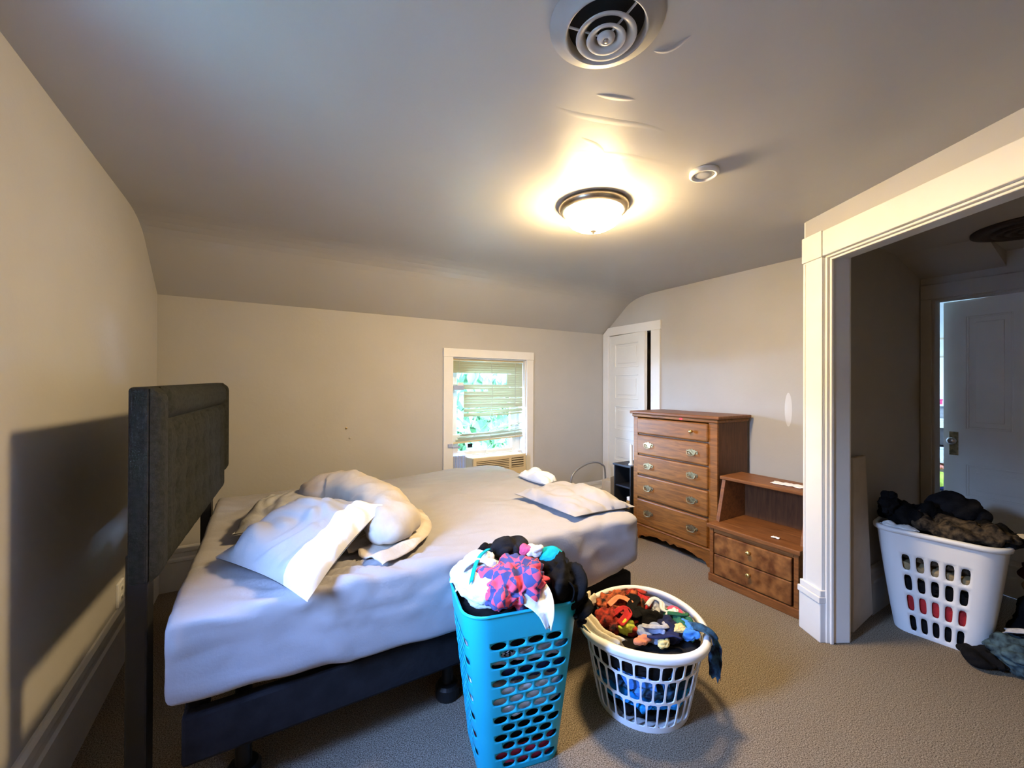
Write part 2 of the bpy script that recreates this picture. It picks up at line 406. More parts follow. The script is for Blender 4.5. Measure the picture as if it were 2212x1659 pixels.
cd.location = (XE+.012, 3.487, .012); cd.rotation_euler = (0, 0, -PI/2 - math.radians(7.2))
bm = bmesh.new(); lathe(bm, [(.0, -.066), (.018, -.064), (.026, -.052), (.022, -.038), (.009, -.03), (.009, -.018), (.024, -.018)], n=20, mtx=Matrix.Translation((.533, 0, .93)) @ Matrix.Rotation(-PI/2, 4, 'X'))
bobj('door_knob', bm, M['antique'], cd, smooth=True)
# hall door, ajar into the room beyond
hd = panel_door('door_2', .757, 2.02, [(.12, .355, 1.10, 1.90), (.405, .635, 1.10, 1.90), (.12, .635, .62, .84), (.12, .635, .20, .54)], M['doorw'])
hd.location = (FX+.03, .203, .012); hd.rotation_euler = (0, 0, PI/2 - math.radians(12))
for s in (1, -1):
    bm = bmesh.new(); box(bm, .675, .725, *sorted((s*.018, s*.022)), .90, 1.07); bobj('lock_plate', bm, M['antique'], hd, bevel=.003)
    bm = bmesh.new(); lathe(bm, [(.0, .068), (.016, .066), (.027, .054), (.024, .040), (.010, .034), (.009, .018), (.02, .018)], n=20, mtx=Matrix.Translation((.70, 0, 1.005)) @ Matrix.Rotation(-s*PI/2, 4, 'X'))
    bobj('door_knob', bm, M['steel'], hd, smooth=True)

# ---- window in view
def window_x(name, x0, x1, z0, z1, y):
    rt = None
    def add(nm, b_, m=M['trim'], bv=.003):
        nonlocal rt
        bm = bmesh.new(); box(bm, *b_); o = bobj(name if rt is None else nm, bm, m, rt, bevel=bv)
        if rt is None: rt = struct(o)
        return o
    c = .093
    add('casing', (x0-c, x0, y-.022, y, z0-.02, z1))
    add('casing', (x1, x1+.083, y-.022, y, z0-.02, z1))
    add('head_casing', (x0-c-.002, x1+.085, y-.026, y, z1, z1+.08))
    add('window_sill', (x0-c-.02, x1+.10, y-.06, y+.0, z0-.05, z0-.02))
    add('jamb', (x0-.001, x0+.012, y, y+.17, z0, z1)); add('jamb', (x1-.012, x1+.001, y, y+.17, z0, z1))
    add('head_jamb', (x0, x1, y, y+.17, z1-.012, z1)); add('inner_sill', (x0, x1, y, y+.17, z0, z0+.012))
    ys = y+.10
    for (za, zb, yy, nm) in ((.885, z1-.012, ys+.035, 'upper_sash'), (.722, .925, ys, 'lower_sash')):
        s = .095; s2 = .035
        bm = bmesh.new()
        box(bm, x0+.012, x0+.012+s, yy, yy+.032, za, zb); box(bm, x1-.012-s, x1-.012, yy, yy+.032, za, zb)
        box(bm, x0+.012+s, x1-.012-s, yy, yy+.032, za, za+s2); box(bm, x0+.012+s, x1-.012-s, yy, yy+.032, zb-s2*2, zb)
        so = bobj(nm, bm, M['trim'], rt, bevel=.003)
        bm = bmesh.new(); box(bm, x0+.012+s, x1-.012-s, yy+.014, yy+.018, za+s2, zb-s2); bobj('pane', bm, M['glass'], so)
    # small black sash sensor stuck on the lower pane
    bm = bmesh.new(); box(bm, 1.71, 1.765, ys-.006, ys+.014, .79, .83); bobj('sash_sensor', bm, M['blackpl'], rt, bevel=.004)
    return rt
w1 = window_x('window_1', *W1, YW)
# ---- window in the left wall beside the camera
def window_y(name, y0, y1, z0, z1, x):
    rt = None
    def add(nm, b_, m=M['trim'], bv=.003):
        nonlocal rt
        bm = bmesh.new(); box(bm, *b_); o = bobj(name if rt is None else nm, bm, m, rt, bevel=bv)
        if rt is None: rt = struct(o)
        return o
    c = .09
    add('casing', (x, x+.022, y0-c, y0, z0, z1)); add('casing', (x, x+.022, y1, y1+c, z0, z1))
    add('head_casing', (x, x+.026, y0-c, y1+c, z1, z1+.09)); add('window_sill', (x, x+.05, y0-c-.02, y1+c+.02, z0-.03, z0))
    xx = x-.10; f_ = .025; bm = bmesh.new()
    box(bm, xx, xx+.03, y0, y0+f_, z0, z1); box(bm, xx, xx+.03, y1-f_, y1, z0, z1)
    box(bm, xx, xx+.03, y0+f_, y1-f_, z0, z0+f_); box(bm, xx, xx+.03, y0+f_, y1-f_, z1-f_, z1)
    so = bobj('casement', bm, M['trim'], rt)
    bm = bmesh.new(); box(bm, xx+.013, xx+.017, y0+f_, y1-f_, z0+f_, z1-f_); bobj('pane', bm, M['glass'], so)
    return rt
window_y('window_2', *W2, XL)
window_x_far = None
bm = bmesh.new()
for b_ in ((5.0, 5.03, -.68, -.65, 1.2, 1.9), (5.57, 5.6, -.68, -.65, 1.2, 1.9), (5.03, 5.57, -.68, -.65, 1.2, 1.23), (5.03, 5.57, -.68, -.65, 1.87, 1.9)): box(bm, *b_)
w3 = struct(bobj('window_3', bm, M['trim']))
bm = bmesh.new(); box(bm, 5.03, 5.57, -.667, -.663, 1.23, 1.87); bobj('pane', bm, M['glass'], w3)

# raised drywall-tape ridges and patch edges on the ceiling around the vent and lamp
def ridge(pts, wid, hgt):
    bm = bmesh.new(); P = catmull([(x, y, HC) for x, y in pts], 6); rows = []
    for i, p in enumerate(P):
        t = (P[min(i+1, len(P)-1)]-P[max(i-1, 0)]).normalized(); s = Vector((t.y, -t.x, 0))
        tp = math.sin(PI*i/(len(P)-1))**.5
        rows.append([bm.verts.new(p + s*wid*a*(.3+.7*tp) + Vector((0, 0, .0015-hgt*b_*tp))) for a, b_ in ((-1, 0), (-.25, .85), (0, 1), (.15, .7), (.6, .2), (1, 0))])
    for a, b_ in zip(rows, rows[1:]):
        for k in range(5): bm.faces.new((a[k], a[k+1], b_[k+1], b_[k]))
    bobj('ceiling_ridge', bm, M['ceil'], CE, smooth=True)
ridge([(.72, 1.13), (.90, 1.13), (1.06, 1.09), (1.25, 1.03), (1.45, 1.04)], .06, .0022)
ridge([(.95, 1.36), (1.10, 1.30), (1.28, 1.22), (1.50, 1.17), (1.66, 1.13)], .07, .0022)
ridge([(1.02, 1.22), (1.14, 1.23), (1.24, 1.28)], .04, .0026)
ridge([(1.50, 1.50), (1.66, 1.42), (1.85, 1.36), (2.05, 1.22)], .07, .0026)
ridge([(.92, 1.02), (1.0, .99), (1.08, .96)], .03, .003)
ridge([(.95, .80), (.99, .77), (1.0, .70)], .016, .004)
# filler smear and screw hole on the walls
M['filler'] = mat('white_filler', (.62, .62, .62), .8, var=.02)
bm = bmesh.new(); lathe(bm, [(0, .0022), (.7, .002), (1, 0)], n=20, mtx=Matrix.Translation((XE, 1.592, 1.23)) @ Matrix.Diagonal((1, .026, .13, 1)) @ Matrix.Rotation(-PI/2, 4, 'Y'))
bobj('filler_smear', bm, M['filler'], WE, smooth=True)
for x, z in ((.570, 1.052), (.60, .97)):
    bm = bmesh.new(); lathe(bm, [(.009, 0), (.009, .004), (.004, .006), (0, .005)], n=10, mtx=Matrix.Translation((x, YW, z)) @ Matrix.Rotation(PI/2, 4, 'X')); bobj('wall_screw', bm, M['antique'] if z > 1 else M['wall'], WW)

# ================================================================== OBJECTS
# ---- ceiling lamp
LC = (1.50, 1.65, HC)
lamp = thing('ceiling_lamp', 'lit dome ceiling lamp with frosted glass bowl and brown metal rim', 'lamp', LC)
bm = bmesh.new(); lathe(bm, [(0, 0), (.178, 0), (.185, -.006), (.184, -.020), (.176, -.032), (.166, -.040), (.158, -.042), (.154, -.038), (.150, -.03), (0, -.024)], n=56)
bobj('rim_pan', bm, M['pan'], lamp, smooth=True)
bm = bmesh.new(); lathe(bm, [(.150, -.036), (.148, -.055), (.140, -.080), (.122, -.102), (.092, -.120), (.055, -.131), (.018, -.136), (0, -.136)], n=56)
bobj('glass_bowl', bm, M['bowl'], lamp, smooth=True)
bm = bmesh.new(); lathe(bm, [(.0, -.134), (.016, -.136), (.016, -.141), (.008, -.145), (.009, -.150), (0, -.154)], n=20)
bobj('finial', bm, M['pan'], lamp, smooth=True)
# ---- smoke detector base
sd = thing('smoke_detector_base', 'small round white smoke detector base on the ceiling right of the lamp', 'detector', (1.688, 1.13, HC))
bm = bmesh.new(); lathe(bm, [(0, 0), (.062, 0), (.062, -.016), (.056, -.022), (.046, -.020), (.044, -.012), (0, -.012)], n=36); bobj('ring', bm, M['trim'], sd, smooth=True)
bm = bmesh.new(); lathe(bm, [(.040, -.012), (.040, -.016), (.02, -.018), (0, -.018)], n=28); bobj('center_plate', bm, M['ventm'], sd, smooth=True)
# ---- round ceiling vent
M['ventflange'] = mat('vent_flange_paint', (.40, .39, .38), .4, var=.05, vscale=12, spec=.4)
vt = thing('round_ceiling_vent', 'round grey ceiling air vent with concentric cone rings', 'vent', (.775, .805, HC))
bm = bmesh.new(); lathe(bm, [(.150, 0), (.150, -.004), (.125, -.012), (.112, -.022), (.108, -.026), (.103, -.022), (.099, -.010), (.099, .0)], n=56); bobj('flange', bm, M['ventflange'], vt, smooth=True)
bm = bmesh.new(); lathe(bm, [(.1, -.0015), (0, -.0015)], n=40); bobj('duct_throat', bm, M['ventdark'], vt)
for r, z0, nm in ((.080, -.036, 'outer_cone'), (.052, -.042, 'middle_cone')):
    bm = bmesh.new(); lathe(bm, [(r, z0), (r-.003, z0-.003), (r-.016, z0+.002), (r-.026, z0+.012), (r-.024, z0+.014), (r-.014, z0+.005), (r-.002, z0+.002)], n=44, closed=True); bobj(nm, bm, M['ventm'], vt, smooth=True)
bm = bmesh.new(); lathe(bm, [(.024, -.036), (.022, -.042), (.010, -.046), (.006, -.042), (0, -.042)], n=28); c_ = bobj('center_cone', bm, M['ventm'], vt, smooth=True)
bm = bmesh.new(); lathe(bm, [(.0, -.050), (.005, -.048), (.006, -.042)], n=12); bobj('center_screw', bm, M['steel'], c_, smooth=True)
for a in (.6, .6+2*PI/3, .6+4*PI/3):
    bm = bmesh.new(); tube(bm, [(.015*math.cos(a), .015*math.sin(a), -.034), (.102*math.cos(a), .102*math.sin(a), -.016)], .003, 6); bobj('spoke', bm, M['ventm'], vt)
# ---- hall round vent (dark)
M['darkbrown'] = mat('dark_brown_metal', (.035, .022, .02), .5, var=.15)
hv = thing('round_hall_vent', 'dark round ringed vent on the hall ceiling beyond the opening', 'vent', (3.62, .44, HH))
bm = bmesh.new(); lathe(bm, [(0, 0), (.24, 0), (.24, -.012), (.20, -.022), (.19, -.014), (0, -.012)], n=44); bobj('plate', bm, M['darkbrown'], hv, smooth=True)
for r in (.16, .11, .06):
    bm = bmesh.new(); lathe(bm, [(r, -.012), (r, -.026), (r-.02, -.03), (r-.025, -.012)], n=36); bobj('ring', bm, M['darkbrown'], hv, smooth=True)

# ---- wall outlet on left wall
ou = thing('wall_outlet', 'white double outlet plate low on the left wall above the baseboard', 'outlet', (XL, 2.775, .302))
bm = bmesh.new(); box(bm, 0, .012, -.045, .045, 0, .118); bobj('plate', bm, M['plastic_white'], ou, bevel=.003)
for z in (.028, .074):
    bm = bmesh.new(); box(bm, .010, .014, -.017, .017, z-.008, z+.022); s_ = bobj('socket', bm, M['trim'], ou, bevel=.002)
    bm = bmesh.new(); box(bm, .0135, .0148, -.010, -.005, z, z+.014); box(bm, .0135, .0148, .005, .010, z, z+.014); bobj('slot', bm, M['blackpl'], s_)

# ---- bed
BX0, BX1, BY0, BY1, BZ0, BZ1 = -.262, 1.800, 1.590, 3.24, .425, .690
bed = thing('bed_frame', 'black fabric platform bed frame under the mattress', 'bed frame', (0.8, 2.6, 0))
def bloc(o): o.location = Vector(o.location) - Vector(bed.location); return o
for nm, b_ in (('side_rail', (BX0+.04, BX1-.03, BY0+.035, BY0+.085, .205, .365)), ('side_rail', (BX0+.04, BX1-.03, BY1-.085, BY1-.035, .205, .365)), ('foot_rail', (BX1-.08, BX1-.03, BY0+.085, BY1-.085, .205, .365)), ('head_rail', (BX0+.04, BX0+.09, BY0+.085, BY1-.085, .205, .365))):
    bm = bmesh.new(); box(bm, *b_); bloc(bobj(nm, bm, M['black'], bed, bevel=.012))
for k in range(9):
    y = BY0+.12+k*(BY1-BY0-.30)/8
    x0 = BX0+.09
    bm = bmesh.new(); box(bm, x0, BX1-.08, y, y+.07, .395, .422); bloc(bobj('slat', bm, M['black'], bed))
for x, y in ((.715, BY0+.145), (BX0+.20, BY0+.145), (BX1-.20, BY0+.145), (.73, BY1-.07), (BX1-.12, BY1-.07), (BX0+.12, BY1-.07)):
    bm = bmesh.new(); lathe(bm, [(0, 0), (.052, 0), (.055, .01), (.055, .05), (.046, .062), (.026, .066), (.026, .37), (0, .37)], (x, y+.01, 0), n=24); bloc(bobj('leg', bm, M['blackpl'], bed, smooth=False))

def rounded_grid_box(nx, ny, nz, hx, hy, hz, r):
    """six grid faces welded, edges rounded by r"""
    bm = bmesh.new(); key = {}
    def v(x, y, z):
        k = (round(x, 5), round(y, 5), round(z, 5))
        if k not in key:
            p = Vector((x, y, z)); c = Vector((max(-hx+r, min(hx-r, x)), max(-hy+r, min(hy-r, y)), max(-hz+r, min(hz-r, z))))
            d = p-c
            if d.length > 1e-6: p = c + d.normalized()*r
            key[k] = bm.verts.new(p)
        return key[k]
    def lin(n, h): 
        return [-h + 2*h*i/n for i in range(n+1)]
    X, Y, Z = lin(nx, hx), lin(ny, hy), lin(nz, hz)
    for z in (-hz, hz):
        for i in range(nx):
            for j in range(ny): bm.faces.new((v(X[i], Y[j], z), v(X[i+1], Y[j], z), v(X[i+1], Y[j+1], z), v(X[i], Y[j+1], z)))
    for y in (-hy, hy):
        for i in range(nx):
            for k in range(nz): bm.faces.new((v(X[i], y, Z[k]), v(X[i+1], y, Z[k]), v(X[i+1], y, Z[k+1]), v(X[i], y, Z[k+1])))
    for x in (-hx, hx):
        for j in range(ny):
            for k in range(nz): bm.faces.new((v(x, Y[j], Z[k]), v(x, Y[j+1], Z[k]), v(x, Y[j+1], Z[k+1]), v(x, Y[j], Z[k+1])))
    return bm
def smoothstep(a, b_, x):
    t = max(0, min(1, (x-a)/(b_-a))); return t*t*(3-2*t)
hx, hy, hz = (BX1-BX0)/2, (BY1-BY0)/2, (BZ1-BZ0)/2
bm = rounded_grid_box(112, 88, 16, hx, hy, hz, .032)
for v in bm.verts:
    p = v.co; u = p.x/hx; t = p.y/hy; top = smoothstep(-hz*.2, hz, p.z); side = smoothstep(.0, -hz, p.z)
    # fitted sheet: soft undulation on top, tension folds by the corners, sagging hem on the near side
    q = Vector((p.x*1.4, p.y*3.2, 0))
    d = noise.noise(q*1.3+Vector((3, 1, 0)))*.010 + (abs(noise.noise(Vector((p.x*2.0+p.y*1.6, p.y*2.6-p.x*.8, 4))))-.2)*.024 + fold(Vector((p.x*.7, p.y*1.3, 0)), 3.1, 17)*.008 + fold(Vector((p.x*1.0+p.y*.5, p.y*2.4, 0)), 4.5, 23)*.007
    bowl_ = (1-u*u)*(1-t*t)
    p.z += top*(d + .012*smoothstep(.3, .9, t)*smoothstep(-.2, .9, u) - .012*bowl_)
    if t < -.9:
        fr = noise.noise(Vector((p.x*9+p.z*7, p.z*3.0, 2.5)))
        cor = smoothstep(.35, 1, abs(u))
        p.y += -.016*fr*(.35+.65*cor) - .009*fold(Vector((p.x*1.2+p.z*1.2, 0, p.z*2.6)), 4.0, 6) - .012*math.sin(p.x*2.3+1.1)*(1-top)
        p.z -= side*(.055*(1-((u-.15)/1.15)**2) + .008*noise.noise(Vector((p.x*5, 7, 1))))
        p.z += side*.03*smoothstep(.80, 1, u); p.y -= .014*side*abs(noise.noise(Vector((p.x*2.2, p.z*16, 9))))
    if u > .96: p.x += .008*noise.noise(Vector((p.y*8, p.z*9, 3)))
    # pulled folds near the pillow
    p.z += top*.014*math.exp(-((p.x-(-.50))**2/.10 + (p.y+.68)**2/.03))*math.sin((p.x*1.2+p.y*2.2)*34)
o = bobj('mattress', bm, M['sheet'], None, smooth=True); o.location = ((BX0+BX1)/2, (BY0+BY1)/2, (BZ0+BZ1)/2)
tag(o, 'mattress in a pale grey fitted sheet on the bed', 'mattress')

# headboard, standing slightly askew between mattress and left wall
hbang = math.atan2(.089, 1.54)
hb = thing('headboard', 'tall dark grey tufted fabric headboard on black legs at the head of the bed', 'headboard', (-.320, 1.73, 0), -hbang)
HW, HZ0, HZ1 = 1.54, .765, 1.40
bm = bmesh.new()
# backing board with clipped lower far corner
prism(bm, [(0, HZ0), (HW-.05, HZ0), (HW, HZ0+.07), (HW, HZ1+.02), (0, HZ1)], 0, -.055, 0.0)
bobj('back_panel', bm, M['headboard'], hb, bevel=.012, seg=3)
def cushion(name, y0, y1, z0, z1, x0, dep, ny, nz, button=None):
    bm = bmesh.new(); g = []
    for i in range(ny+1):
        row = []
        for j in range(nz+1):
            a = i/ny; b_ = j/nz
            y = y0+(y1-y0)*a; z = z0+(z1-z0)*b_
            ed = min(min(a, 1-a)*(y1-y0), min(b_, 1-b_)*(z1-z0))
            h = dep*min(1, ed/.035)**.5 if ed < .035 else dep
            if button:
                for (by, bz) in button:
                    d2 = (y-by)**2+(z-bz)**2; h -= dep*.75*math.exp(-d2/.0012)
                    h -= dep*.12*math.exp(-abs(y-by)/.012)*smoothstep(.30, .0, abs(z-bz))
            row.append(bm.verts.new((x0+h, y, z)))
        g.append(row)
    for i in range(ny):
        for j in range(nz): bm.faces.new((g[i][j], g[i+1][j], g[i+1][j+1], g[i][j+1]))
    return bobj(name, bm, M['headboard'], hb, smooth=True)
cushion('border_pad', .004, .115, HZ0, HZ1-.004, 0, .030, 10, 40)
cushion('border_pad', HW-.115, HW-.004, HZ0+.09, HZ1+.012, 0, .030, 10, 40)
cushion('border_pad', .12, HW-.12, HZ1-.115, HZ1+.004, 0, .030, 60, 10)
btn = [(.27+.165*i, .89+.12*j) for i in range(7) for j in range(4)]
cushion('tufted_pad', .125, HW-.125, HZ0, HZ1-.12, 0, .022, 110, 46, btn)
for by, bz in btn:
    bm = bmesh.new(); lathe(bm, [(.012, 0), (.009, .004), (0, .006)], n=10, mtx=Matrix.Translation((.006, by, bz)) @ Matrix.Rotation(PI/2, 4, 'Y')); bobj('button', bm, M['headboard'], hb, smooth=True)
for y, lx in ((.0, 0), (HW-.10, -.05)):
    bm = bmesh.new(); box(bm, lx-.060, lx-.004, y+.005, y+.075, 0, HZ0+.10); bobj('leg', bm, M['blackpl'], hb, bevel=.006)

# ---- pillows
def pillow(name, A_, B_, C_, D_, th, m, label, seed, band=None, band_m=None, fl=.012, group=None, nrm=None):
    """A,B,C,D corners of the pillow's mid-surface; band: (v0,v1) part of the v-range (from AB... towards CD) in another cloth"""
    A_, B_, C_, D_ = map(Vector, (A_, B_, C_, D_)); c0 = (A_+B_+C_+D_)/4
    nn = ((C_-A_).cross(D_-B_)).normalized()
    if nn.z < 0: nn = -nn
    N = 44
    def pt(a, b_, s):
        # corner-pinched outline
        ua, vb = 2*a-1, 2*b_-1
        p = (A_*(1-a)+B_*a)*(1-b_) + (D_*(1-a)+C_*a)*b_
        cen = c0 - p
        pin = .07*((1-ua*ua)*abs(vb)**3 + (1-vb*vb)*abs(ua)**3)
        p = p + cen*pin
        h = th*.5*((1-abs(ua)**2.6)*(1-abs(vb)**2.6))**.55
        f = fold(p, 6.0, seed)*fl*2.4*min(1, h/(.1*th)) + noise.noise(p*3.2+Vector((seed, 0, 0)))*fl*1.2 + .35*fl*noise.noise(Vector((p.x*22+p.y*9, p.y*6, seed)))*min(1, h/(.2*th))
        return p + nn*((h if s > 0 else -.42*h) + f*(1 if s > 0 else .0)) + Vector((0, 0, .028)) - c0
    def surf(b0, b1, nb):
        bm = bmesh.new()
        for s in (1, -1):
            g = [[bm.verts.new(pt(i/N, b0+(b1-b0)*j/nb, s)) for j in range(nb+1)] for i in range(N+1)]
            for i in range(N):
                for j in range(nb): bm.faces.new((g[i][j], g[i+1][j], g[i+1][j+1], g[i][j+1]))
        bmesh.ops.remove_doubles(bm, verts=bm.verts[:], dist=1e-4); return bm
    if band:
        bmain = surf(0, band, 34); bband = surf(band, 1, 14)
        o = bobj(name, bmain, m, None, smooth=True); o.location = c0
        bo = bobj('pillowcase_band', bband, band_m, o, smooth=True); bo['label'] = 'white end band of the pillowcase'
    else:
        o = bobj(name, surf(0, 1, N), m, None, smooth=True); o.location = c0
    return tag(o, label, 'pillow', group)
G = 'pillows on the bed'
pillow('pillow', (-0.129, 2.258, 0.697), (0.239, 2.166, 0.715), (0.330, 2.681, 0.733), (-0.037, 2.736, 0.706), .17, M['pillow_grey'], 'flat grey pillow lying behind the band-trimmed pillow, nearest the headboard', 11, group=G)
# corners: a-direction = along the band, b-direction towards the white band
pillow('pillow', (0.119, 2.222, 0.827), (-0.165, 1.955, 0.705), (0.120, 1.505, 0.668), (0.477, 1.900, 0.836), .17, M['pillow_grey'], 'blue-grey pillow with a wide white end band, front of the pile', 3, band=.76, band_m=M['white_cloth'], group=G)
pillow('pillow', (1.377, 2.258, 0.680), (1.405, 1.680, 0.684), (1.827, 1.652, 0.684), (1.854, 2.240, 0.698), .13, M['sheet'], 'single pale grey pillow at the foot corner of the bed', 21, group=G)
pillow('pillow', (1.836, 2.405, 0.680), (1.707, 2.350, 0.680), (1.680, 2.708, 0.680), (1.808, 2.736, 0.680), .13, M['white_cloth'], 'small off-white pillow showing behind the pillow at the foot corner', 31, group=G)
# curled body pillow behind
bp_ = catmull([(0.165, 2.479, 0.790), (0.312, 2.515, 0.818), (0.422, 2.405, 0.818), (0.487, 2.166, 0.800), (0.505, 1.928, 0.777), (0.431, 1.744, 0.749)], 8)
bm = bmesh.new(); n = len(bp_); rings = []
for i, p in enumerate(bp_):
    t = (bp_[min(i+1, n-1)]-bp_[max(i-1, 0)]).normalized(); sx = Vector((t.y, -t.x, 0)).normalized(); sz = sx.cross(t)
    if sz.z < 0: sz = -sz
    e = i/(n-1); r = .125*(max(0.02, 1-abs(2*e-1)**5))**.5
    ring = []
    for k in range(28):
        a = 2*PI*k/28; q = p + sx*math.cos(a)*r*1.12 + sz*math.sin(a)*r*(0.86 if math.sin(a) > 0 else .50)
        q += (q-p).normalized()*(fold(q, 7, 5)*.030*min(1, r/.06))
        ring.append(bm.verts.new(q))
    rings.append(ring)
for a, b_ in zip(rings, rings[1:]):
    for k in range(28): bm.faces.new((a[k], a[(k+1) % 28], b_[(k+1) % 28], b_[k]))
bm.faces.new(rings[0]); bm.faces.new(rings[-1])
for v in bm.verts: v.co -= Vector((.41, 2.15, .76))
o = bobj('body_pillow', bm, M['pillow_tan'], None, smooth=True); o.location = (.41, 2.15, .76)
tag(o, 'curled taupe pillow with satin wrinkles behind the white-banded pillow', 'pillow', G)
# rumpled blanket corner beside it
def drape(name, label, cat, pts, width, m, seed, amp=.012, side=None, th=.004, nu=40, nv=20, group=None, taper=None, freq=3):
    P = catmull(pts, max(2, nu//(len(pts)-1))); bm = bmesh.new(); rows = []
    n = len(P); c0 = sum(P, Vector())/n
    for i, p in enumerate(P):
        t = (P[min(i+1, n-1)]-P[max(i-1, 0)]).normalized()
        s = Vector(side) if side else Vector((t.y, -t.x, 0)); s = (s - t*s.dot(t)).normalized(); nn = t.cross(s)
        if nn.z < 0 and abs(nn.z) > .2: nn = -nn
        wv = width if taper is None else width*(taper[0]+(taper[1]-taper[0])*i/(n-1))
        row = []
        for j in range(nv+1):
            b_ = j/nv-.5
            f = math.sin(b_*2*PI*freq+seed+.6*math.sin(i/n*5+seed))*amp + fold(p+s*b_*wv, 9, seed)*amp*.8
            row.append(bm.verts.new(p + s*b_*wv + nn*f + t*(noise.noise(Vector((b_*6, seed, i*.0)))*.04 if i in (0, n-1) else 0) - c0))
        rows.append(row)
    for a, b_ in zip(rows, rows[1:]):
        for j in range(nv): bm.faces.new((a[j], a[j+1], b_[j+1], b_[j]))
    o = bobj(name, bm, m, None, smooth=True); o.location = c0
    md = o.modifiers.new('thick', 'SOLIDIFY'); md.thickness = th; md.offset = 0
    return tag(o, label, cat, group)
M['tanthrow'] = mat('tan_throw', (.40, .34, .27), .9, vscale=5, col2=(.55, .50, .44), bump=.3, bscale=50)
drape('throw_blanket', 'rumpled tan throw lying under the curled pillow on the bed', 'blanket', [(0.330, 1.772, 0.715), (0.459, 1.836, 0.724), (0.569, 2.001, 0.720), (0.606, 2.258, 0.720)], .30, M['tanthrow'], 8, amp=.010)

# ---- chest of drawers
DX, DY0, DY1, DZ = 2.97, 1.875, 2.705, 1.15
dr = thing('chest_of_drawers', 'tall brown oak five-drawer chest against the end wall', 'chest of drawers', (DX, DY0, 0))
DWd, DDp = DY1-DY0, .42
def dbox(nm, b_, m, parent=None, bevel=.004):
    bm = bmesh.new(); box(bm, *b_); return bobj(nm, bm, m, parent or dr, bevel=bevel)
dbox('side_panel', (0.012, DDp, 0, .022, .10, DZ), M['oakside']); dbox('side_panel', (.012, DDp, DWd-.022, DWd, .10, DZ), M['oakside'])
dbox('back_panel', (DDp-.012, DDp, .022, DWd-.022, .10, DZ), M['oakside'])
dbox('front_stile', (0, .022, -.002, .072, .0, DZ), M['oak']); dbox('front_stile', (0, .022, DWd-.05, DWd+.002, 0, DZ), M['oak'])
dbox('top_moulding', (-.012, DDp, -.012, DWd+.012, DZ-.028, DZ), M['oak'], bevel=.008)
dbox('top', (-.028, DDp+.01, -.028, DWd+.028, DZ, DZ+.026), M['oaktop'], bevel=.008)
dz = [1.118, .962, .775, .590, .373, .135]
for k in range(5):
    za, zb = dz[k+1]+.008, dz[k]-.004
    dbox('divider_rail', (.008, .028, .072, DWd-.05, za-.014, za), M['oakside'])
    d = dbox('drawer', (-.014, .018, .070, DWd-.048, za, zb), M['oak'], bevel=.012)
    dbox('drawer_box', (.018, DDp-.03, .09, DWd-.07, za+.01, zb-.02), M['oakside'], d)
    if k == 0:
        bm = bmesh.new(); lathe(bm, [(.010, 0), (.006, .010), (.007, .016), (.015, .022), (.014, .030), (0, .034)], n=20, mtx=Matrix.Translation((-.014, .205, (za+zb)/2)) @ Matrix.Rotation(-PI/2, 4, 'Y')); bobj('knob', bm, M['brass'], d, smooth=True)
    else:
        for yy in (.205, DWd-.185):
            zc = (za+zb)/2
            bm = bmesh.new()
            # bat-wing back plate
            pl = [(-.052, 0), (-.046, .014), (-.034, .012), (-.024, .022), (-.012, .017), (0, .028), (.012, .017), (.024, .022), (.034, .012), (.046, .014), (.052, 0), (.044, -.012), (.030, -.010), (.020, -.020), (0, -.024), (-.020, -.020), (-.030, -.010), (-.044, -.012)]
            prism(bm, [(yy+a*1.05, zc+.004+b_*1.05) for a, b_ in pl], 0, -.0175, -.013); pl_ = bobj('pull_plate', bm, M['antique'], d)
            bm = bmesh.new()
            tube(bm, catmull([(-.016, yy-.036, zc+.004), (-.030, yy-.036, zc+.002), (-.034, yy-.030, zc-.016), (-.034, yy, zc-.022), (-.034, yy+.030, zc-.016), (-.030, yy+.036, zc+.002), (-.016, yy+.036, zc+.004)], 4), .0042, 8); bobj('bail_handle', bm, M['antique'], d, smooth=True)
# scalloped apron and bracket base
ap = [(.0, 0), (0, .135), (DWd, .135), (DWd, 0), (DWd-.07, 0)]
sc_ = [(DWd-.085, .03), (DWd-.12, .045), (DWd-.15, .04), (DWd-.20, .06), (DWd-.28, .072), (DWd-.34, .06), (DWd/2+.04, .075), (DWd/2, .052), (DWd/2-.04, .075), (.34, .06), (.28, .072), (.20, .06), (.15, .04), (.12, .045), (.085, .03), (.07, 0)]
bm = bmesh.new(); prism(bm, ap+sc_, 0, -.016, .012); bobj('apron', bm, M['oak'], dr, bevel=.003)
for y in (0, DWd-.022): dbox('base_side', (.012, DDp, y, y+.022, 0, .10), M['oakside'])
dbox('base_moulding', (-.020, DDp, -.008, DWd+.008, .125, .142), M['oak'], bevel=.006)
M['redst'] = mat('red_sticker', (.55, .04, .03), .5, var=.05)
bm = bmesh.new(); lathe(bm, [(0, .002), (.014, .002), (.014, 0)], n=14, mtx=Matrix.Translation((-.0125, .31, DZ-.014)) @ Matrix.Rotation(-PI/2, 4, 'Y') @ Matrix.Diagonal((.7, 1.3, 1, 1))); bobj('red_sticker', bm, M['redst'], dr)

